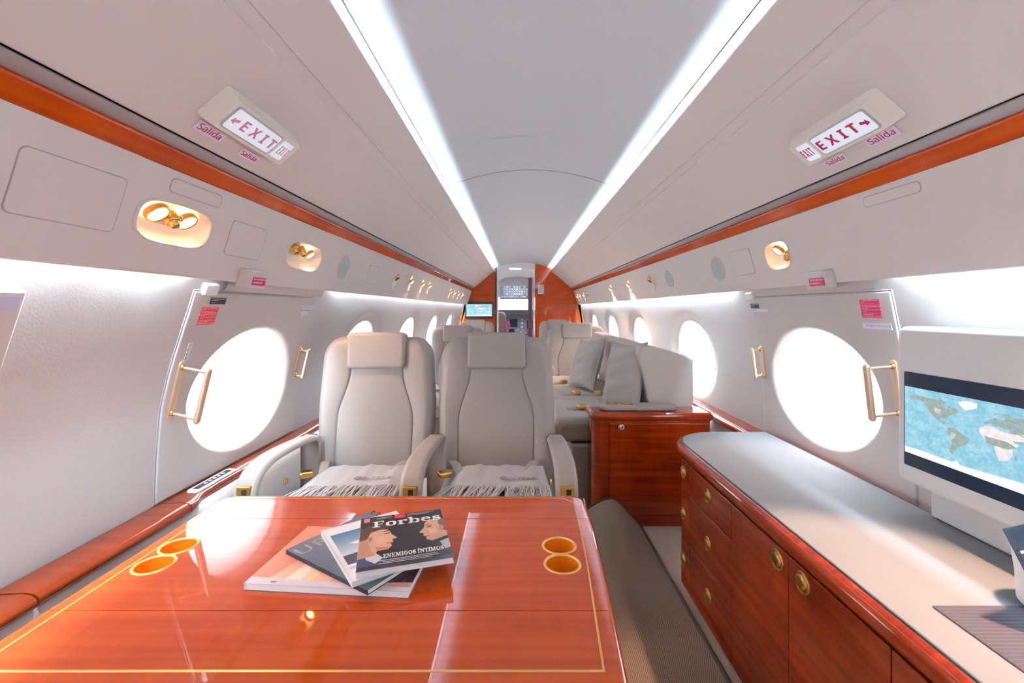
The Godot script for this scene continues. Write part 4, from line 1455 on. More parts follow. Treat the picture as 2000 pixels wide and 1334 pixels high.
# an armchair facing the camera; at: floor point under the seat; arms: [local x, width] each
func armchair(label: String, at: Vector3, arms: Array, group := "") -> Node3D:
	var o := thing("armchair", label, "armchair", at, group)
	var f := Transform3D(Basis.IDENTITY, at)
	var base := Geo.new()
	base.prism(round_outline(0.38, 0.40, 0.03), f * Transform3D(Basis(Vector3.RIGHT, Vector3(0, 0, -1), Vector3.UP), Vector3(0, 0.14, -0.05)), 0.28, 0.006)
	part("base", base, M.tweed, o)
	var shell := Geo.new()
	shell.rbox(f.translated_local(Vector3(0, 0.32, -0.02)), Vector3(0.40, 0.10, 0.50), 0.02)
	part("seat_frame", shell, M.leather, o)
	var cu := Geo.new()
	cu.rbox(f * Transform3D(Basis(Vector3.RIGHT, Vector3(0, 0, -1), Vector3.UP), Vector3(0.0, 0.385, 0.01)), Vector3(0.398, 0.50, 0.09), 0.03, 0.04, 5)
	part("seat", cu, M.leather, o)
	part("backrest", backrest(f.translated_local(Vector3(0, 0.37, -0.25)), 0.258, 0.597), M.leather, o)
	var hf := f * Transform3D(Basis(Vector3(1, 0, 0), -0.10), Vector3(0, 0.908, -0.342))
	var hr := Geo.new()
	hr.rbox(hf, Vector3(0.256, 0.162, 0.075), 0.016, 0.022, 6)
	part("headrest", hr, M.leather, o)
	for a in arms:
		var ar := Geo.new()
		var pr := PackedVector2Array()
		var P := [Vector2(-0.225, 0.10), Vector2(-0.225, 0.53), Vector2(-0.212, 0.555), Vector2(-0.18, 0.57), Vector2(-0.05, 0.582), Vector2(0.08, 0.587), Vector2(0.16, 0.580), Vector2(0.215, 0.557), Vector2(0.247, 0.51), Vector2(0.26, 0.40), Vector2(0.26, 0.10)]
		for k in P.size() - 1:
			for q in (1 if k == 0 or k > 8 else 3):
				pr.append(Vector2(P[k].x, P[k].y).lerp(P[k + 1], q / 3.0) if k == 0 or k > 8 else P[k].cubic_interpolate(P[k + 1], P[maxi(k - 1, 0)], P[mini(k + 2, 10)], q / 3.0))
		pr.append(P[10])
		# local: prism x = -z of chair, y up
		var xf := f * Transform3D(Basis(Vector3(0, 0, 1), Vector3(0, 1, 0), Vector3(-1, 0, 0)), Vector3(a[0], 0, 0))
		ar.prism(pr, xf, a[1], 0.018, 6)
		part("armrest", ar, M.leather, o)
		var la := Geo.new()
		la.rbox(f.translated_local(Vector3(a[0], 0.515, 0.238)), Vector3(0.044, 0.028, 0.03), 0.003)
		var latch := part("latch", la, M.brass, o, "gold latch plate")
		var lb := Geo.new()
		lb.rbox(f.translated_local(Vector3(a[0] + 0.004, 0.513, 0.2535)), Vector3(0.016, 0.018, 0.004), 0.002)
		part("latch_recess", lb, M.dark, latch)
		var bt := Geo.new()
		var inward: float = -signf(a[0])
		bt.lathe([Vector2(0.012, -0.002), Vector2(0.012, 0.002), Vector2(0.009, 0.004), Vector2(0.006, 0.002), Vector2(0.0001, 0.002)], f * Transform3D(Basis(Vector3(0, inward, 0), Vector3(inward, 0, 0), Vector3(0, 0, -1)), Vector3(a[0] + inward * a[1] / 2, 0.475, 0.06)), 18)
		part("recline_button", bt, M.gold, o)
	# lap belt lying on the seat
	for sx in [-1, 1]:
		var bl := Geo.new()
		var pth := []
		for k in 9:
			var t := k / 8.0
			pth.append(f * Vector3(sx * lerpf(0.185, 0.12, t), 0.436 + 0.02 * sin(t * PI) + 0.012, lerpf(-0.24, -0.04, t)))
		bl.tube(pth, 0.018, 10, true, 0.16)
		part("belt", bl, M.leather, o)
	var bu := Geo.new()
	bu.rbox(f * Transform3D(Basis(Vector3(0, 1, 0), 0.5), Vector3(-0.185, 0.462, -0.05)), Vector3(0.05, 0.022, 0.04), 0.006)
	part("buckle", bu, M.gold, o, "gold belt buckle")
	return o

func blanket(label: String, at: Vector3, w0: float, w1: float, turn: float, text_x: float) -> void:
	# folded throw: back edge w0 wide, front edge w1 wide, fringe hanging towards the camera
	var o := thing("blanket", label, "blanket", at)
	var f := Transform3D(Basis(Vector3.UP, turn), at)
	var g := Geo.new()
	var rows := []
	var NZ := 22
	for lay in 2:
		for i in NZ:
			var t := i / float(NZ - 1) if lay == 0 else 1.0 - i / float(NZ - 1)
			var w := lerpf(w0, w1, t)
			var row := []
			for k in 31:
				var u := k / 30.0 - 0.5
				var edge := pow(absf(u) * 2, 6)
				var y := 0.0
				if lay == 0: y = 0.034 - 0.006 * edge + 0.003 * sin(u * 17.0 + t * 3.0) + 0.002 * sin(u * 41.0) - 0.004 * t
				else: y = 0.004
				if t < 0.08: y = lerpf(0.018, y, sqrt(t / 0.08))
				if t > 0.92: y = lerpf(y, 0.012, (t - 0.92) / 0.08 * 0.7)
				row.append(f * Vector3(u * w, y, lerpf(-0.12, 0.10, t)))
			rows.append(row)
	g.grid(rows, false, true)
	for k in 2:
		var ring := []
		for r in rows: ring.append(r[0 if k == 0 else 30])
		g.fan(ring, k == 1)
	part("cloth", g, M.blanket, o)
	# fringe
	var fr := Geo.new()
	var rng := RandomNumberGenerator.new()
	rng.seed = int(absf(at.x) * 1000)
	for k in 260:
		var u := rng.randf_range(-0.5, 0.5)
		var lay := rng.randf()
		var x0 := u * w1
		var z0 := 0.09
		var l := rng.randf_range(0.10, 0.15)
		var sw := rng.randf_range(-0.035, 0.02) - 0.05 * (0.5 - u) * 0.6
		var y0 := 0.006 + lay * 0.022
		var pth := []
		for q in 5:
			var t := q / 4.0
			pth.append(f * Vector3(x0 + sw * t * t + 0.004 * sin(t * 5.0 + k), maxf(0.004, y0 + 0.012 * sin(t * 2.6) * lay - 0.012 * t * t), z0 + l * t))
		fr.tube(pth, 0.0017, 5, false)
	part("fringe", fr, M.fringe, o, "", "stuff")
	var up := f * Transform3D(Basis(Vector3(1, 0, 0), -PI / 2 + 0.02), Vector3(text_x, 0.0365, 0.045))
	lettering("FLYZAR", 0.019, up.translated_local(Vector3(0.026, 0, 0.0)), M.print_grey, o, 1.15, "Droid Sans", 700)
	var gl := Geo.new()
	for k in 5: # globe emblem made of slanted bands
		var yy := -0.012 + 0.006 * k
		var hx := sqrt(maxf(0.0, 0.0002 - yy * yy))
		gl.prism(PackedVector2Array([Vector2(-hx - 0.001, yy - 0.0025), Vector2(hx, yy - 0.001), Vector2(hx + 0.001, yy + 0.0028), Vector2(-hx, yy + 0.0018)]), up.translated_local(Vector3(-0.042, 0, 0.0002)), 0.0008, 0.0001, 1)
	part("emblem", gl, M.print_grey, o)

func seats() -> void:
	armchair("cream leather armchair facing the table, beside the exit door handle", V(-0.625, -1.09, 1.69), [[-0.245, 0.075], [0.281, 0.074]])
	armchair("cream leather armchair facing the table, next to the aisle", V(-0.096, -1.09, 1.69), [[0.252, 0.074]])
	blanket("folded grey fringed throw on the armchair beside the exit door", V(-0.595, -0.655, 1.72), 0.33, 0.36, 0.06, 0.045)
	blanket("folded grey fringed throw on the armchair next to the aisle", V(-0.066, -0.655, 1.72), 0.325, 0.36, -0.02, 0.055)
	for q in [["cream armchair in the row behind the front pair, on the table side", -0.54, 3.72], ["cream armchair before the bulkhead, below the wall screen", -0.57, 5.75], ["cream armchair just beyond the end of the sofa", 0.60, 4.32], ["cream armchair before the bulkhead on the sofa side", 0.54, 6.0]]:
		var c := armchair(q[0], V(q[1], -1.09, q[2]), [[-0.255, 0.075], [0.255, 0.075]])
		c.scale = Vector3(1.2 if q[2] == 4.32 else 1.0, 0.965, 1.0)
# ---------------------------------------------------------------- sofa and its cabinet
func sofa() -> void:
	var o := thing("sofa", "cream three-seat sofa along the wall beyond the cherry cabinet", "sofa", V(0.6, -1.09, 3.25))
	var base := Geo.new()
	base.rbox(T(V(0.62, -0.91, 3.25)), Vector3(0.66, 0.36, 1.60), 0.01)
	part("base", base, M.tweed, o)
	var fr := Geo.new()
	fr.rbox(T(V(0.585, -0.665, 3.26)), Vector3(0.77, 0.115, 1.58), 0.035, 0.04, 5)
	part("seat_frame", fr, M.tweed, o)
	var ds := [[2.475, 2.985], [2.992, 3.50], [3.507, 4.05]]
	for q in ds:
		var g := Geo.new()
		g.rbox(Transform3D(Basis(Vector3.RIGHT, Vector3(0, 0, -1), Vector3.UP), V(0.43, -0.612, (q[0] + q[1]) / 2)), Vector3(0.46, q[1] - q[0], 0.055), 0.022, 0.03, 5)
		part("seat_cushion", g, M.sofa, o)
		var b := Geo.new()
		var pr := PackedVector2Array([Vector2(0.72, -0.60), Vector2(0.69, -0.40), Vector2(0.655, -0.25), Vector2(0.664, -0.205), Vector2(0.70, -0.192), Vector2(0.80, -0.215), Vector2(0.93, -0.255), Vector2(0.955, -0.275), Vector2(0.955, -0.50), Vector2(0.93, -0.60)])
		b.prism(pr, T(V(0, 0, (q[0] + q[1]) / 2)), q[1] - q[0], 0.014, 4)
		part("back_cushion", b, M.sofa, o)
	# belts lying over the seat cushions
	var bq := [[2.66, 0.37, 0.53], [3.12, 0.40, 0.58], [3.60, 0.36, 0.62]]
	for q in bq:
		var st := Geo.new()
		var pth := []
		for k in 9: pth.append(V(lerpf(q[1] - 0.08, q[2] + 0.06, k / 8.0), -0.580 + 0.004 * sin(k * 1.3), q[0] + 0.012 * sin(k * 0.9)))
		st.tube(pth, 0.020, 10, true, 0.14)
		part("belt", st, M.pillow, o)
		for e in 2:
			var bu := Geo.new()
			bu.rbox(Transform3D(Basis(Vector3.UP, 0.4 - e), V(q[1] if e == 0 else q[2] - 0.03, -0.567, q[0])), Vector3(0.055, 0.026, 0.04), 0.008)
			part("buckle", bu, M.gold, o, "gold belt buckle")
	pillow("square cream pillow at the near end of the sofa, leaning on the back cushion", V(0.622, -0.385, 2.675), 0.40, 0.12, Vector3(-0.93, 0.20, 0.27), 0.06)
	pillow("square cream pillow on the middle of the sofa, tilted towards the far seat", V(0.505, -0.395, 3.36), 0.385, 0.125, Vector3(-0.93, 0.33, 0.30), 0.10)

func pillow(label: String, c: Vector3, size: float, thick: float, face: Vector3, roll: float) -> void:
	var z := face.normalized()
	var x := Vector3.UP.cross(z).normalized()
	var y := z.cross(x)
	var f := Transform3D(Basis(x, y, z), c) * Transform3D(Basis(Vector3(0, 0, 1), roll), Vector3.ZERO)
	var o := thing("pillow", label, "pillow", c)
	var g := Geo.new()
	var N := 29
	for sgn in [1, -1]:
		var rows := []
		for i in N:
			var row := []
			for k in N:
				var u := k / float(N - 1) * 2 - 1
				var v := i / float(N - 1) * 2 - 1
				var px := u * (1.0 - 0.10 * (1.0 - v * v) * absf(u) * absf(u))
				var py := v * (1.0 - 0.10 * (1.0 - u * u) * absf(v) * absf(v))
				var hgt := pow((1.0 - pow(absf(u), 2.4)) * (1.0 - pow(absf(v), 2.4)), 0.55)
				var wr := 0.004 * sin(u * 9.0 + v * 5.0) * (1 - hgt) + 0.003 * sin(v * 13.0 - u * 4.0)
				row.append(f * Vector3(px * size / 2, py * size / 2, sgn * (hgt * thick / 2 + wr * hgt * 1.2)))
			rows.append(row)
		g.grid(rows)
	part("cover", g, M.pillow, o)
	var e := Geo.new()
	var pth := []
	for side_k in 4:
		for k in N - 1:
			var t := k / float(N - 1) * 2 - 1
			var p := Vector2(t, -1) if side_k == 0 else (Vector2(1, t) if side_k == 1 else (Vector2(-t, 1) if side_k == 2 else Vector2(-1, -t)))
			var px := p.x * (1.0 - 0.10 * (1.0 - p.y * p.y) * p.x * p.x)
			var py := p.y * (1.0 - 0.10 * (1.0 - p.x * p.x) * p.y * p.y)
			pth.append(f * Vector3(px * size / 2, py * size / 2, 0))
	pth.append(pth[0])
	e.tube(pth, 0.0028, 6, false)
	part("piping", e, M.pillow, o)

func sofa_cabinet() -> void:
	var o := thing("end_cabinet", "dark cherry cabinet closing the near end of the sofa, with a silver latch", "cabinet", V(0.68, -1.09, 2.38))
	var flat := Basis(Vector3.RIGHT, Vector3(0, 0, -1), Vector3.UP)
	# body outline in plan: rounded at the aisle corner
	var pl := PackedVector2Array()
	for k in 9: pl.append(Vector2(0.375 + 0.05 * (1 - cos(PI / 2 * k / 8.0)), 2.34 - 0.05 * sin(PI / 2 * k / 8.0)))
	pl.append_array([Vector2(0.965, 2.29), Vector2(0.965, 2.44), Vector2(0.375, 2.44)])
	var local := func(p: PackedVector2Array, ins: float) -> PackedVector2Array:
		var r := PackedVector2Array()
		for q in p: r.append(q)
		return Geo.new()._inset(r, ins) if ins != 0.0 else r
	var b := Geo.new()
	var xf := Transform3D(flat, V(0, -0.825, 0))
	b.prism(pl, xf, 0.53, 0.002)
	part("body", b, M.cherry, o)
	var door := Geo.new()
	door.rbox(T(V(0.71, -0.80, 2.2885)), Vector3(0.50, 0.455, 0.012), 0.0015)
	part("door", door, M.cherry, o)
	var mo := Geo.new()
	var rows := []
	var ccw := pl.duplicate()
	if Geometry2D.is_polygon_clockwise(ccw): ccw.reverse()
	for q in [[0.004, -0.562], [-0.004, -0.558], [-0.010, -0.548], [-0.012, -0.538], [-0.010, -0.528], [-0.003, -0.521], [0.006, -0.518]]:
		var row := []
		for p in (mo._inset(ccw, q[0]) if q[0] > 0 else _outset(ccw, -q[0])): row.append(V(p.x, q[1], p.y))
		rows.append(row)
	mo.grid(rows, true)
	var top := mo._inset(ccw, 0.006)
	mo.poly(top, Transform3D(flat, V(0, -0.518, 0)), 0.0)
	part("top_molding", mo, M.cherry, o)
	var lt := Geo.new()
	lt.lathe([Vector2(0.0155, -0.002), Vector2(0.0155, 0.004), Vector2(0.0125, 0.0055), Vector2(0.011, 0.003), Vector2(0.009, 0.005), Vector2(0.0001, 0.006)], Transform3D(Basis(Vector3(1, 0, 0), Vector3(0, 0, 1), Vector3(0, -1, 0)), V(0.517, -0.587, 2.282)), 22)
	part("latch", lt, M.chrome, o, "round silver latch")
	var gk := Geo.new()
	gk.rbox(T(V(0.373, -0.59, 2.35)), Vector3(0.008, 0.05, 0.02), 0.003)
	part("side_latch", gk, M.gold, o)
	# padded arm on top with two gold cup rings
	var a := thing("arm_pad", "beige padded arm with two gold cup rings on top of the sofa cabinet", "armrest", V(0.6, -0.518, 2.38))
	var pd := Geo.new()
	pd.prism(round_outline(0.40, 0.088, 0.04), Transform3D(flat, V(0.62, -0.5035, 2.365)), 0.028, 0.010, 4)
	part("pad", pd, M.leather, a)
	for x in [0.485, 0.565]:
		var r := Geo.new()
		r.lathe([Vector2(0.031, -0.001), Vector2(0.030, 0.002), Vector2(0.025, 0.0025), Vector2(0.022, 0.0005), Vector2(0.020, -0.0)], Transform3D(Basis.IDENTITY, V(x, -0.4895, 2.365)), 24)
		part("cup_ring", r, M.gold, a)
		var w := Geo.new()
		w.lathe([Vector2(0.021, 0.0006), Vector2(0.0001, 0.0004)], Transform3D(Basis.IDENTITY, V(x, -0.4895, 2.365)), 24)
		part("cup_well", w, M.brass, a)

func _outset(p: PackedVector2Array, d: float) -> PackedVector2Array:
	var r := p.duplicate()
	r.reverse()
	var o := Geo.new()._inset(r, d)
	o.reverse()
	return o

# ---------------------------------------------------------------- credenza, screen and what stands on it
const CY := -0.53

func credenza() -> void:
	var o := thing("credenza", "long cherry credenza with brass knobs and a grey leather top", "credenza", V(0.85, -1.09, 1.1))
	var flat := Basis(Vector3.RIGHT, Vector3(0, 0, -1), Vector3.UP)
	var plan := PackedVector2Array([Vector2(1.09, 0.36), Vector2(1.09, 1.99), Vector2(0.86, 1.99)])
	for k in range(0, 11):
		var a := PI / 2 * k / 10.0
		plan.append(Vector2(0.845 - 0.20 * sin(a), 1.80 + 0.19 * cos(a)))
	plan.append_array([Vector2(0.645, 1.2), Vector2(0.645, 0.36)])
	var ccw := plan.duplicate()
	if Geometry2D.is_polygon_clockwise(ccw): ccw.reverse()
	var body := Geo.new()
	body.prism(body._inset(ccw, 0.014), Transform3D(flat, V(0, (CY - 0.03 - 1.09) / 2, 0)), 1.09 + CY - 0.03, 0.002)
	part("carcass", body, M.cherry, o)
	# edge moulding of the top
	var mo := Geo.new()
	var rows := []
	for q in [[0.010, -0.052], [0.0, -0.050], [-0.008, -0.043], [-0.012, -0.032], [-0.011, -0.020], [-0.006, -0.009], [0.002, -0.0035], [0.009, -0.003]]:
		var row := []
		for p in (mo._inset(ccw, q[0]) if q[0] > 0 else (_outset(ccw, -q[0]) if q[0] < 0 else ccw)): row.append(V(p.x, CY + q[1], p.y))
		rows.append(row)
	mo.grid(rows, true)
	part("top_molding", mo, M.cherry, o)
	var gap := Geo.new()
	gap.poly(mo._inset(ccw, 0.008), Transform3D(flat, V(0, CY - 0.0045, 0)), 0.0)
	part("gap", gap, M.black, o)
	var top := Geo.new()
	top.prism(mo._inset(ccw, 0.014), Transform3D(flat, V(0, CY - 0.004, 0)), 0.008, 0.003, 4)
	part("countertop", top, M.counter, o, "grey leather top")
	# drawers and doors on the aisle side
	var X := 0.6545
	var front := func(d0: float, d1: float, y0: float, y1: float, called: String, kd: float, ky: float, kr: float):
		var g := Geo.new()
		g.rbox(Transform3D(Basis(Vector3(0, 0, 1), Vector3.UP, Vector3(-1, 0, 0)), V(X, (y0 + y1) / 2, (d0 + d1) / 2)), Vector3(d1 - d0 - 0.003, y1 - y0 - 0.003, 0.02), 0.0015)
		var p := part(called, g, M.cherry, o)
		knob(p, V(X - 0.010, ky, kd), kr)
	for col in [[1.378, 1.709, 1.546], [1.709, 1.80, 1.775]]:
		for r in [[-0.70, -0.585, -0.633], [-0.885, -0.70, -0.795], [-1.075, -0.885, -0.973]]:
			front.call(col[0], col[1], r[0], r[1], "drawer", col[2], r[2], 0.0235)
	front.call(1.086, 1.378, -1.075, -0.585, "door", 1.131, -0.621, 0.026)
	front.call(0.787, 1.086, -1.075, -0.585, "door", 1.031, -0.619, 0.026)
	front.call(0.49, 0.787, -1.075, -0.585, "door", 0.53, -0.62, 0.026)

func knob(p: Node3D, at: Vector3, r: float) -> void:
	var g := Geo.new()
	g.lathe([Vector2(r, -0.001), Vector2(r, 0.002), Vector2(r * 0.9, 0.0042), Vector2(r * 0.76, 0.003), Vector2(r * 0.70, 0.0005), Vector2(r * 0.68, 0.003), Vector2(r * 0.6, 0.006), Vector2(r * 0.3, 0.0075), Vector2(0.0001, 0.008)], Transform3D(Basis(Vector3(0, 1, 0), Vector3(-1, 0, 0), Vector3(0, 0, 1)), at), 28)
	part("knob", g, M.brass, p)

func television() -> void:
	var f := T(V(1.02, -0.240, 0.875), Vector3(0, 0, 1), Vector3.UP) # x towards the camera, z inboard
	var o := thing("television", "wall screen in a cream padded housing above the credenza, showing a world map", "television", V(1.02, CY, 0.875))
	var h := Geo.new()
	h.prism(round_outline(0.62, 0.395, 0.022), f.translated_local(Vector3(0, 0, 0)), 0.07, 0.012, 5)
	part("housing", h, M.tvcase, o)
	var bk := Geo.new()
	bk.rbox(f.translated_local(Vector3(0.0, -0.235, -0.055)), Vector3(0.58, 0.106, 0.04), 0.006)
	part("foot", bk, M.tvcase, o)
	var mt := Geo.new()
	mt.rbox(f.translated_local(Vector3(0, -0.02, -0.065)), Vector3(0.5, 0.30, 0.07), 0.006)
	part("wall_mount", mt, M.tvcase, o)
	var sf := f.translated_local(Vector3(-0.075, -0.034, 0.0355))
	var bz := Geo.new()
	bz.prism(round_outline(0.420, 0.236, 0.004), sf, 0.003, 0.001)
	part("bezel", bz, M.bezel, o)
	part("screen", card(sf.translated_local(Vector3(0, -0.002, 0.0016)), 0.412, 0.166), M.map, o)
	# far screen on the bulkhead
	var g := T(V(-0.655, -0.01, D_FRONT - 0.02))
	var t := thing("television", "small wall screen with a world map on the wooden bulkhead", "television", g.origin)
	var b := Geo.new()
	b.prism(round_outline(0.47, 0.275, 0.012), g, 0.04, 0.006)
	part("housing", b, M.bezel, t)
	part("screen", card(g.translated_local(Vector3(0, 0.003, 0.0205)), 0.43, 0.20), M.map2, t)
	var pl := T(V(0.385, 0.345, D_FRONT))
	var p := thing("placard", "white notice with two columns on the bulkhead beside the doorway", "placard", pl.origin)
	part("plate", card(pl.translated_local(Vector3(0, 0, 0.001)), 0.10, 0.15, 0.004), M.paper, p)
	part("print", card(pl.translated_local(Vector3(0, 0, 0.0055)), 0.088, 0.138, 0.0005), print_mat(small_print(30, 60, C8(214, 214, 224), C8(120, 120, 140), 12, 44, 2)), p)

func counter_things() -> void:
	var flat := Basis(Vector3.RIGHT, Vector3(0, 0, -1), Vector3.UP)
	# woven place mat
	var m := thing("placemat", "dark grey woven place mat on the credenza top", "placemat", V(0.9, CY, 0.66))
	var g := Geo.new()
	g.rbox(Transform3D(flat, V(0.895, CY + 0.0012, 0.655)), Vector3(0.315, 0.315, 0.0022), 0.001, 0.004)
	part("weave", g, M.mat_weave, m)
	var ri := Geo.new()
	for k in 38: # raised cords of the weave
		ri.tube([V(0.739, CY + 0.0024, 0.503 + k * 0.0083), V(1.051, CY + 0.0024, 0.503 + k * 0.0083)], 0.0013, 5, true, 0.6)
	part("cords", ri, M.mat_cord, m, "", "stuff")
	# white vase with a dark printed card
	var c := V(0.934, CY + 0.0045, 0.80)
	var v := thing("vase", "tall white ceramic cup holding a dark printed card on the place mat", "cup", c)
	var lg := Geo.new()
	lg.lathe([Vector2(0.0001, 0.002), Vector2(0.036, 0.0), Vector2(0.040, 0.006), Vector2(0.041, 0.02), Vector2(0.042, 0.05), Vector2(0.046, 0.085), Vector2(0.0475, 0.118), Vector2(0.049, 0.121), Vector2(0.0475, 0.1215), Vector2(0.044, 0.088), Vector2(0.039, 0.05), Vector2(0.036, 0.02), Vector2(0.0001, 0.012)], Transform3D(Basis.IDENTITY, c), 40)
	part("body", lg, M.white, v)
	var cf := Transform3D(Basis(Vector3.UP, 0.30) * Basis(Vector3.RIGHT, -0.45), c + Vector3(-0.048, 0.112, 0.022))
	var cd := thing("card", "dark menu card with white lettering standing in the white cup", "card", cf.origin)
	var b := Geo.new()
	b.rbox(cf, Vector3(0.105, 0.085, 0.002), 0.0008, 0.002)
	part("board", b, M.bezel, cd)
	part("print", card(cf.translated_local(Vector3(0, -0.012, 0.0012)), 0.094, 0.045, 0.0004), print_mat(small_print(110, 46, C8(34, 40, 56), C8(214, 190, 214), 5, 71)), cd)
	# folded white napkin
	var nf := Transform3D(Basis(Vector3.UP, 0.35) * flat, V(0.845, CY + 0.005, 0.575))
	var n := thing("napkin", "folded white napkin on the corner of the place mat", "napkin", nf.origin)
	for k in 2:
		var a := Geo.new()
		a.rbox(nf.translated_local(Vector3(0.003 * k, -0.003 * k, 0.003 * k)), Vector3(0.16, 0.16, 0.0028), 0.0013, 0.003)
		part("fold", a, M.paper, n)
	# the end of a wall box at the picture's edge
	var wf := wall_frame(-1, 0.66, -0.03).translated_local(Vector3(0, 0, 0.012))
	var w := thing("wall_box", "cream wall box with a lilac label strip beside the table, high on the wall", "wall box", wf.origin)
	var h := Geo.new()
	h.rbox(wf, Vector3(0.35, 0.15, 0.024), 0.004)
	part("housing", h, M.panel, w)
	part("label_strip", card(wf.translated_local(Vector3(0, 0.05, 0.0122)), 0.33, 0.03), print_mat(small_print(120, 14, C8(206, 200, 222), C8(180, 168, 200), 2, 81, 2)), w)

# ---------------------------------------------------------------- flight deck beyond the doorway
func flight_deck() -> void:
	var d0 := D_FRONT + 0.06
	var g := Geo.new()
	var rows := []
	for d in [d0, 8.6, 9.3]:
		var k := 1.0 if d < 9.0 else 0.86
		var row := []
		for p in [[-0.85, -1.14], [-0.95, -0.4], [-0.92, 0.1], [-0.7, 0.55], [-0.3, 0.76], [0.0, 0.79], [0.3, 0.76], [0.8, 0.55], [1.02, 0.1], [1.05, -0.4], [0.95, -1.14]]: row.append(V(p[0] * k, p[1] * (k if p[1] > 0 else 1.0), d))
		rows.append(row)
	g.grid(rows, true)
	structure("wall_flight_deck", g, M.white, "white lining of the flight deck seen through the doorway", "wall")
	var w := Geo.new()
	var f := T(V(0, 0, 9.32))
	w.rbox(T(V(0.05, -0.62, 9.32)), Vector3(1.9, 1.2, 0.04), 0.004)
	w.rbox(T(V(0.05, 0.50, 9.32)), Vector3(1.9, 0.50, 0.04), 0.004)
	for x in [-0.86, 0.30, 0.92]: w.rbox(T(V(x, 0.12, 9.32)), Vector3(0.10 if x == 0.30 else 0.2, 0.36, 0.05), 0.004)
	structure("wall_nose", w, M.grille, "grey windshield frame at the front of the flight deck", "wall")
	var n := Node3D.new()
	n.name = "window_15"
	n.position = V(0.0, 0.12, 9.33)
	add_child(n, true)
	_tag(n, "bright windshield of the flight deck above the instrument panel", "window", "", "structure")
	for x in [[-0.76, 0.25], [0.35, 0.82]]:
		var pn := Geo.new()
		pn.rbox(T(V((x[0] + x[1]) / 2, 0.12, 9.33)), Vector3(x[1] - x[0], 0.33, 0.008), 0.002)
		part("pane", pn, M.glass, n)
	var dl := Geo.new()
	dl.lathe([Vector2(0.0001, 0.012), Vector2(0.10, 0.01), Vector2(0.115, 0.0), Vector2(0.11, -0.012), Vector2(0.0001, -0.016)], Transform3D(Basis.IDENTITY, V(-0.05, 0.755, 8.35)), 24)
	solo("dome_light", dl, M.cove, "round white dome light on the flight deck ceiling", "ceiling light")
	# overhead panel
	var o := thing("overhead_panel", "grey overhead switch panel above the windshield of the flight deck", "switch panel", V(-0.07, 0.4, 8.8))
	var tilt := Transform3D(Basis(Vector3.RIGHT, -0.35), V(-0.07, 0.335, 8.8))
	var b := Geo.new()
	b.rbox(tilt, Vector3(0.56, 0.27, 0.05), 0.006)
	part("panel", b, M.deckgrey, o)
	var rng := RandomNumberGenerator.new()
	rng.seed = 4
	for r in 5:
		for k in 11:
			var s := Geo.new()
			s.rbox(tilt.translated_local(Vector3(-0.24 + 0.048 * k, 0.10 - 0.05 * r, 0.028)), Vector3(0.03 if rng.randf() < 0.5 else 0.014, 0.022, 0.012), 0.003, 0.003, 2)
			part("switch", s, [M.deckdark, M.grille, M.white][rng.randi_range(0, 2)], o)
	# instrument panel with its screens
	var ip := thing("instrument_panel", "blue-grey instrument panel with dark screens in the flight deck", "instrument panel", V(0.0, -0.3, 9.1))
	var tf := Transform3D(Basis(Vector3.RIGHT, -0.12), V(0.0, -0.27, 9.1))
	var pb := Geo.new()
	pb.rbox(tf, Vector3(1.5, 0.46, 0.05), 0.008)
	part("panel", pb, M.deckblue, ip)
	var gs := Geo.new()
	gs.rbox(T(V(0.0, -0.045, 9.02)), Vector3(1.5, 0.09, 0.14), 0.02)
	part("glareshield", gs, M.deckgrey, ip)
	for q in [[-0.275, -0.02, 0.075, 0.17], [-0.09, 0.0, 0.155, 0.165], [0.235, -0.03, 0.12, 0.17], [-0.13, -0.19, 0.11, 0.15], [0.45, -0.02, 0.15, 0.17]]:
		var fr := Geo.new()
		fr.rbox(tf.translated_local(Vector3(q[0], q[1], 0.026)), Vector3(q[2] + 0.03, q[3] + 0.03, 0.012), 0.005)
		var fm := part("screen_frame", fr, M.deckblue, ip)
		var sc := Geo.new()
		sc.rbox(tf.translated_local(Vector3(q[0], q[1], 0.033)), Vector3(q[2], q[3], 0.004), 0.001)
		part("display", sc, M.bezel, fm)
	for q in [[0.075, 0.07], [0.075, 0.0], [0.075, -0.08], [-0.2, 0.19], [-0.05, 0.19], [0.12, 0.19]]:
		var k := Geo.new()
		k.lathe([Vector2(0.024, 0.0), Vector2(0.022, 0.012), Vector2(0.012, 0.016), Vector2(0.0001, 0.016)], tf * Transform3D(Basis(Vector3.RIGHT, PI / 2), Vector3(q[0], q[1], 0.026)), 14)
		part("dial", k, M.white, ip)
	# throttle pedestal
	var pd := thing("throttle_pedestal", "pedestal with white throttle levers between the pilots in the flight deck", "throttle", V(0.04, -1.09, 8.7))
	var bx := Geo.new()
	bx.rbox(T(V(0.06, -0.80, 8.72)), Vector3(0.28, 0.58, 0.5), 0.02)
	part("body", bx, M.deckblue, pd)
	for q in [[-0.03, -0.40], [0.0, -0.38], [0.05, -0.42], [0.09, -0.39], [0.14, -0.44]]:
		var lv := Geo.new()
		lv.tube([V(q[0], -0.52, 8.66), V(q[0], q[1], 8.6)], 0.009, 8)
		var ln := part("lever", lv, M.chrome, pd)
		var kn := Geo.new()
		kn.rbox(T(V(q[0], q[1], 8.6)), Vector3(0.034, 0.03, 0.03), 0.01)
		part("knob", kn, M.white, ln)
	var st := thing("pilot_seat", "beige pilot seat back at the edge of the doorway", "seat", V(-0.36, -1.09, 8.45))
	var sb := Geo.new()
	sb.rbox(T(V(-0.36, -0.42, 8.45)), Vector3(0.27, 0.76, 0.09), 0.03, 0.09, 6)
	part("backrest", sb, M.leather, st)
	var bs := Geo.new()
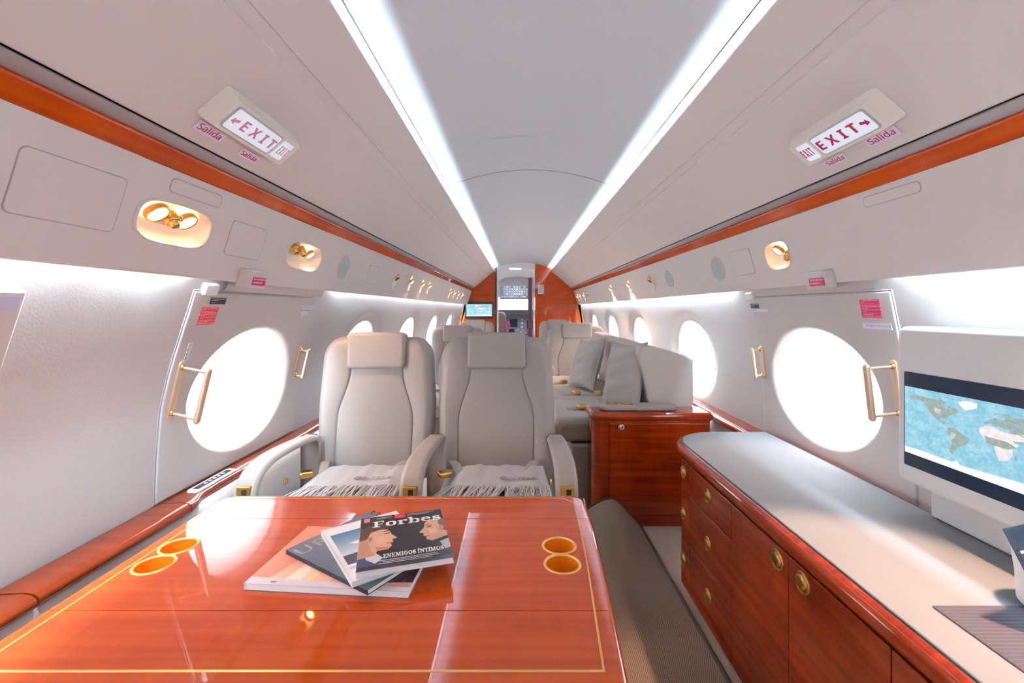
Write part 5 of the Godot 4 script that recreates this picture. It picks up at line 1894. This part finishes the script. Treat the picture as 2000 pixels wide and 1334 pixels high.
	bs.rbox(T(V(-0.36, -0.94, 8.5)), Vector3(0.30, 0.30, 0.36), 0.02)
	part("base", bs, M.deckgrey, st)
	var rb := thing("ribbon", "magenta streamer hanging on the pilot seat", "streamer", V(-0.2, -0.5, 8.4))
	var rg := Geo.new()
	var pth := []
	for k in 12: pth.append(V(-0.20 + 0.03 * sin(k * 0.55), -0.22 - 0.022 * k, 8.38 + 0.01 * cos(k * 0.7)))
	rg.tube(pth, 0.03, 10, true, 0.35)
	part("fabric", rg, M.magenta, rb)
	# curtain gathered at the side of the doorway
	var cu := thing("curtain", "pale pink curtain gathered at the flight deck doorway", "curtain", V(0.22, -1.09, 7.85))
	var cg := Geo.new()
	var cr := []
	for i in 2:
		var row := []
		for k in 33: row.append(V(0.17 + 0.075 * k / 32.0, 0.55 if i == 0 else -1.06, 7.90 + 0.02 * sin(k * 1.2)))
		cr.append(row)
	cg.grid(cr)
	var cr2 := []
	for r in cr:
		var row := []
		for p in r: row.append(p + Vector3(0, 0, -0.004))
		cr2.append(row)
	cg.grid(cr2)
	part("drape", cg, M.curtain, cu)
	var rod := Geo.new()
	rod.tube([V(0.12, 0.555, 7.90), V(0.27, 0.555, 7.90)], 0.008, 8)
	part("rod", rod, M.chrome, cu)

func area(called: String, at: Vector3, dir: Vector3, along: Vector3, w: float, l: float, e: float, c: Color) -> void:
	var a := AreaLight3D.new()
	a.name = called
	a.area_size = Vector2(w, l)
	a.light_energy = e
	a.light_color = c
	a.area_range = 12.0
	a.area_attenuation = 2.0
	a.shadow_enabled = true
	add_child(a, true)
	var z := -dir.normalized()
	var x := along.cross(z).normalized()
	a.transform = Transform3D(Basis(x, z.cross(x).normalized(), z), at)

func _ready() -> void:
	# camera: level, lens shifted down and a little to the side
	var F := 889.0 # focal length in pixels of a 2000 x 1334 picture
	var cam := Camera3D.new()
	cam.name = "camera"
	cam.near = 0.05
	cam.far = 100.0
	cam.set_frustum(0.05 * 1334.0 / F, Vector2(-12.0 / F, -62.0 / F) * 0.05, 0.05, 100.0)
	cam.position = V(0, 0, 0)
	add_child(cam)
	cam.current = true
	# bright overcast sky
	var sky := ProceduralSkyMaterial.new()
	sky.sky_top_color = C8(238, 244, 255)
	sky.sky_horizon_color = C8(250, 252, 255)
	sky.ground_bottom_color = C8(150, 150, 150)
	sky.ground_horizon_color = C8(200, 200, 200)
	sky.sky_energy_multiplier = SKY
	sky.ground_energy_multiplier = SKY * 0.6
	sky.sun_angle_max = 0.0
	var env := Environment.new()
	env.background_mode = Environment.BG_SKY
	env.sky = Sky.new()
	env.sky.sky_material = sky
	env.tonemap_mode = Environment.TONE_MAPPER_LINEAR
	env.tonemap_exposure = EXPO
	env.sdfgi_enabled = true
	env.ssao_enabled = true
	env.ssil_enabled = true
	var we := WorldEnvironment.new()
	we.name = "environment"
	we.environment = env
	add_child(we)
	# hidden LED strips in the ceiling coves and the wall coves
	var cool := C8(204, 233, 255)
	for s in SIDES:
		area("ceiling_cove_light", V(s * 0.562 + 0.073, 0.611, 3.05), Vector3(-s * 0.42, 1, 0), Vector3(0, 0, 1), 0.03, 9.1, CEIL_E, cool)
		for q in [[-1.5, 1.22], [2.2, 7.6]]:
			area("wall_cove_light", V(s * 0.956 + 0.072, 0.158, (q[0] + q[1]) / 2), Vector3(s * 0.5, -1, 0), Vector3(0, 0, 1), 0.016, q[1] - q[0], WALL_E * (q[1] - q[0]) * (1.0 if q[0] < 0 else 0.5), cool)
	area("dome_light", V(-0.05, 0.735, 8.35), Vector3.DOWN, Vector3(0, 0, 1), 0.16, 0.16, 0.45, C8(236, 244, 255))
	materials()
	extra_materials()
	shell()
	for s in SIDES:
		var who := "table side" if s < 0 else "credenza side"
		var g := Geo.new()
		g.rbox(Transform3D(Basis(Vector3(0, 0, 1), s * -0.70), V(s * 0.566 + 0.073, 0.596, 3.05)), Vector3(0.03, 0.008, 9.1), 0.003)
		solo("light_strip", g, M.cove, "long white light strip hidden in the ceiling cove, " + who, "light strip")
		for q in [[-1.5, 1.22, "near"], [2.2, 7.6, "far"]]:
			var h := Geo.new()
			h.rbox(T(V(s * 0.956 + 0.072, 0.172, (q[0] + q[1]) / 2)), Vector3(0.016, 0.012, q[1] - q[0]), 0.003)
			solo("light_strip", h, M.cove, "white light strip hidden above the windows, " + q[2] + " length, " + who, "light strip")
	table()
	seats()
	sofa_cabinet()
	sofa()
	credenza()
	television()
	ledges()
	fittings()
	magazines()
	counter_things()
	flight_deck()

const SKY := 3.4
const EXPO := 1.62
const CEIL_E := 17.5
const WALL_E := 1.5

func extra_materials() -> void:
	M.sign_face = glow(C8(226, 236, 246), 0.25)
	M.sign_face.albedo_color = C8(214, 222, 232)
	var im := world_map()
	M.map = mat(Color.BLACK, 0.15)
	M.map.emission_enabled = true
	M.map.emission = Color.WHITE
	M.map.emission_operator = BaseMaterial3D.EMISSION_OP_MULTIPLY
	M.map.emission_texture = ImageTexture.create_from_image(im)
	M.map.emission_energy_multiplier = 0.72
	M.map2 = M.map.duplicate()
	M.map2.emission_energy_multiplier = 0.85
	M.mat_weave = mat(C8(78, 73, 82), 0.9)
	M.mat_cord = mat(C8(92, 86, 94), 0.85)
	M.deckgrey = mat(C8(120, 128, 140), 0.6)
	M.deckdark = mat(C8(56, 62, 74), 0.6)
	M.deckblue = mat(C8(150, 162, 182), 0.5)
	M.curtain = mat(C8(226, 190, 205), 0.9)
	M.glass = mat(Color(1, 1, 1, 0.08), 0.02)
	M.glass.transparency = BaseMaterial3D.TRANSPARENCY_ALPHA
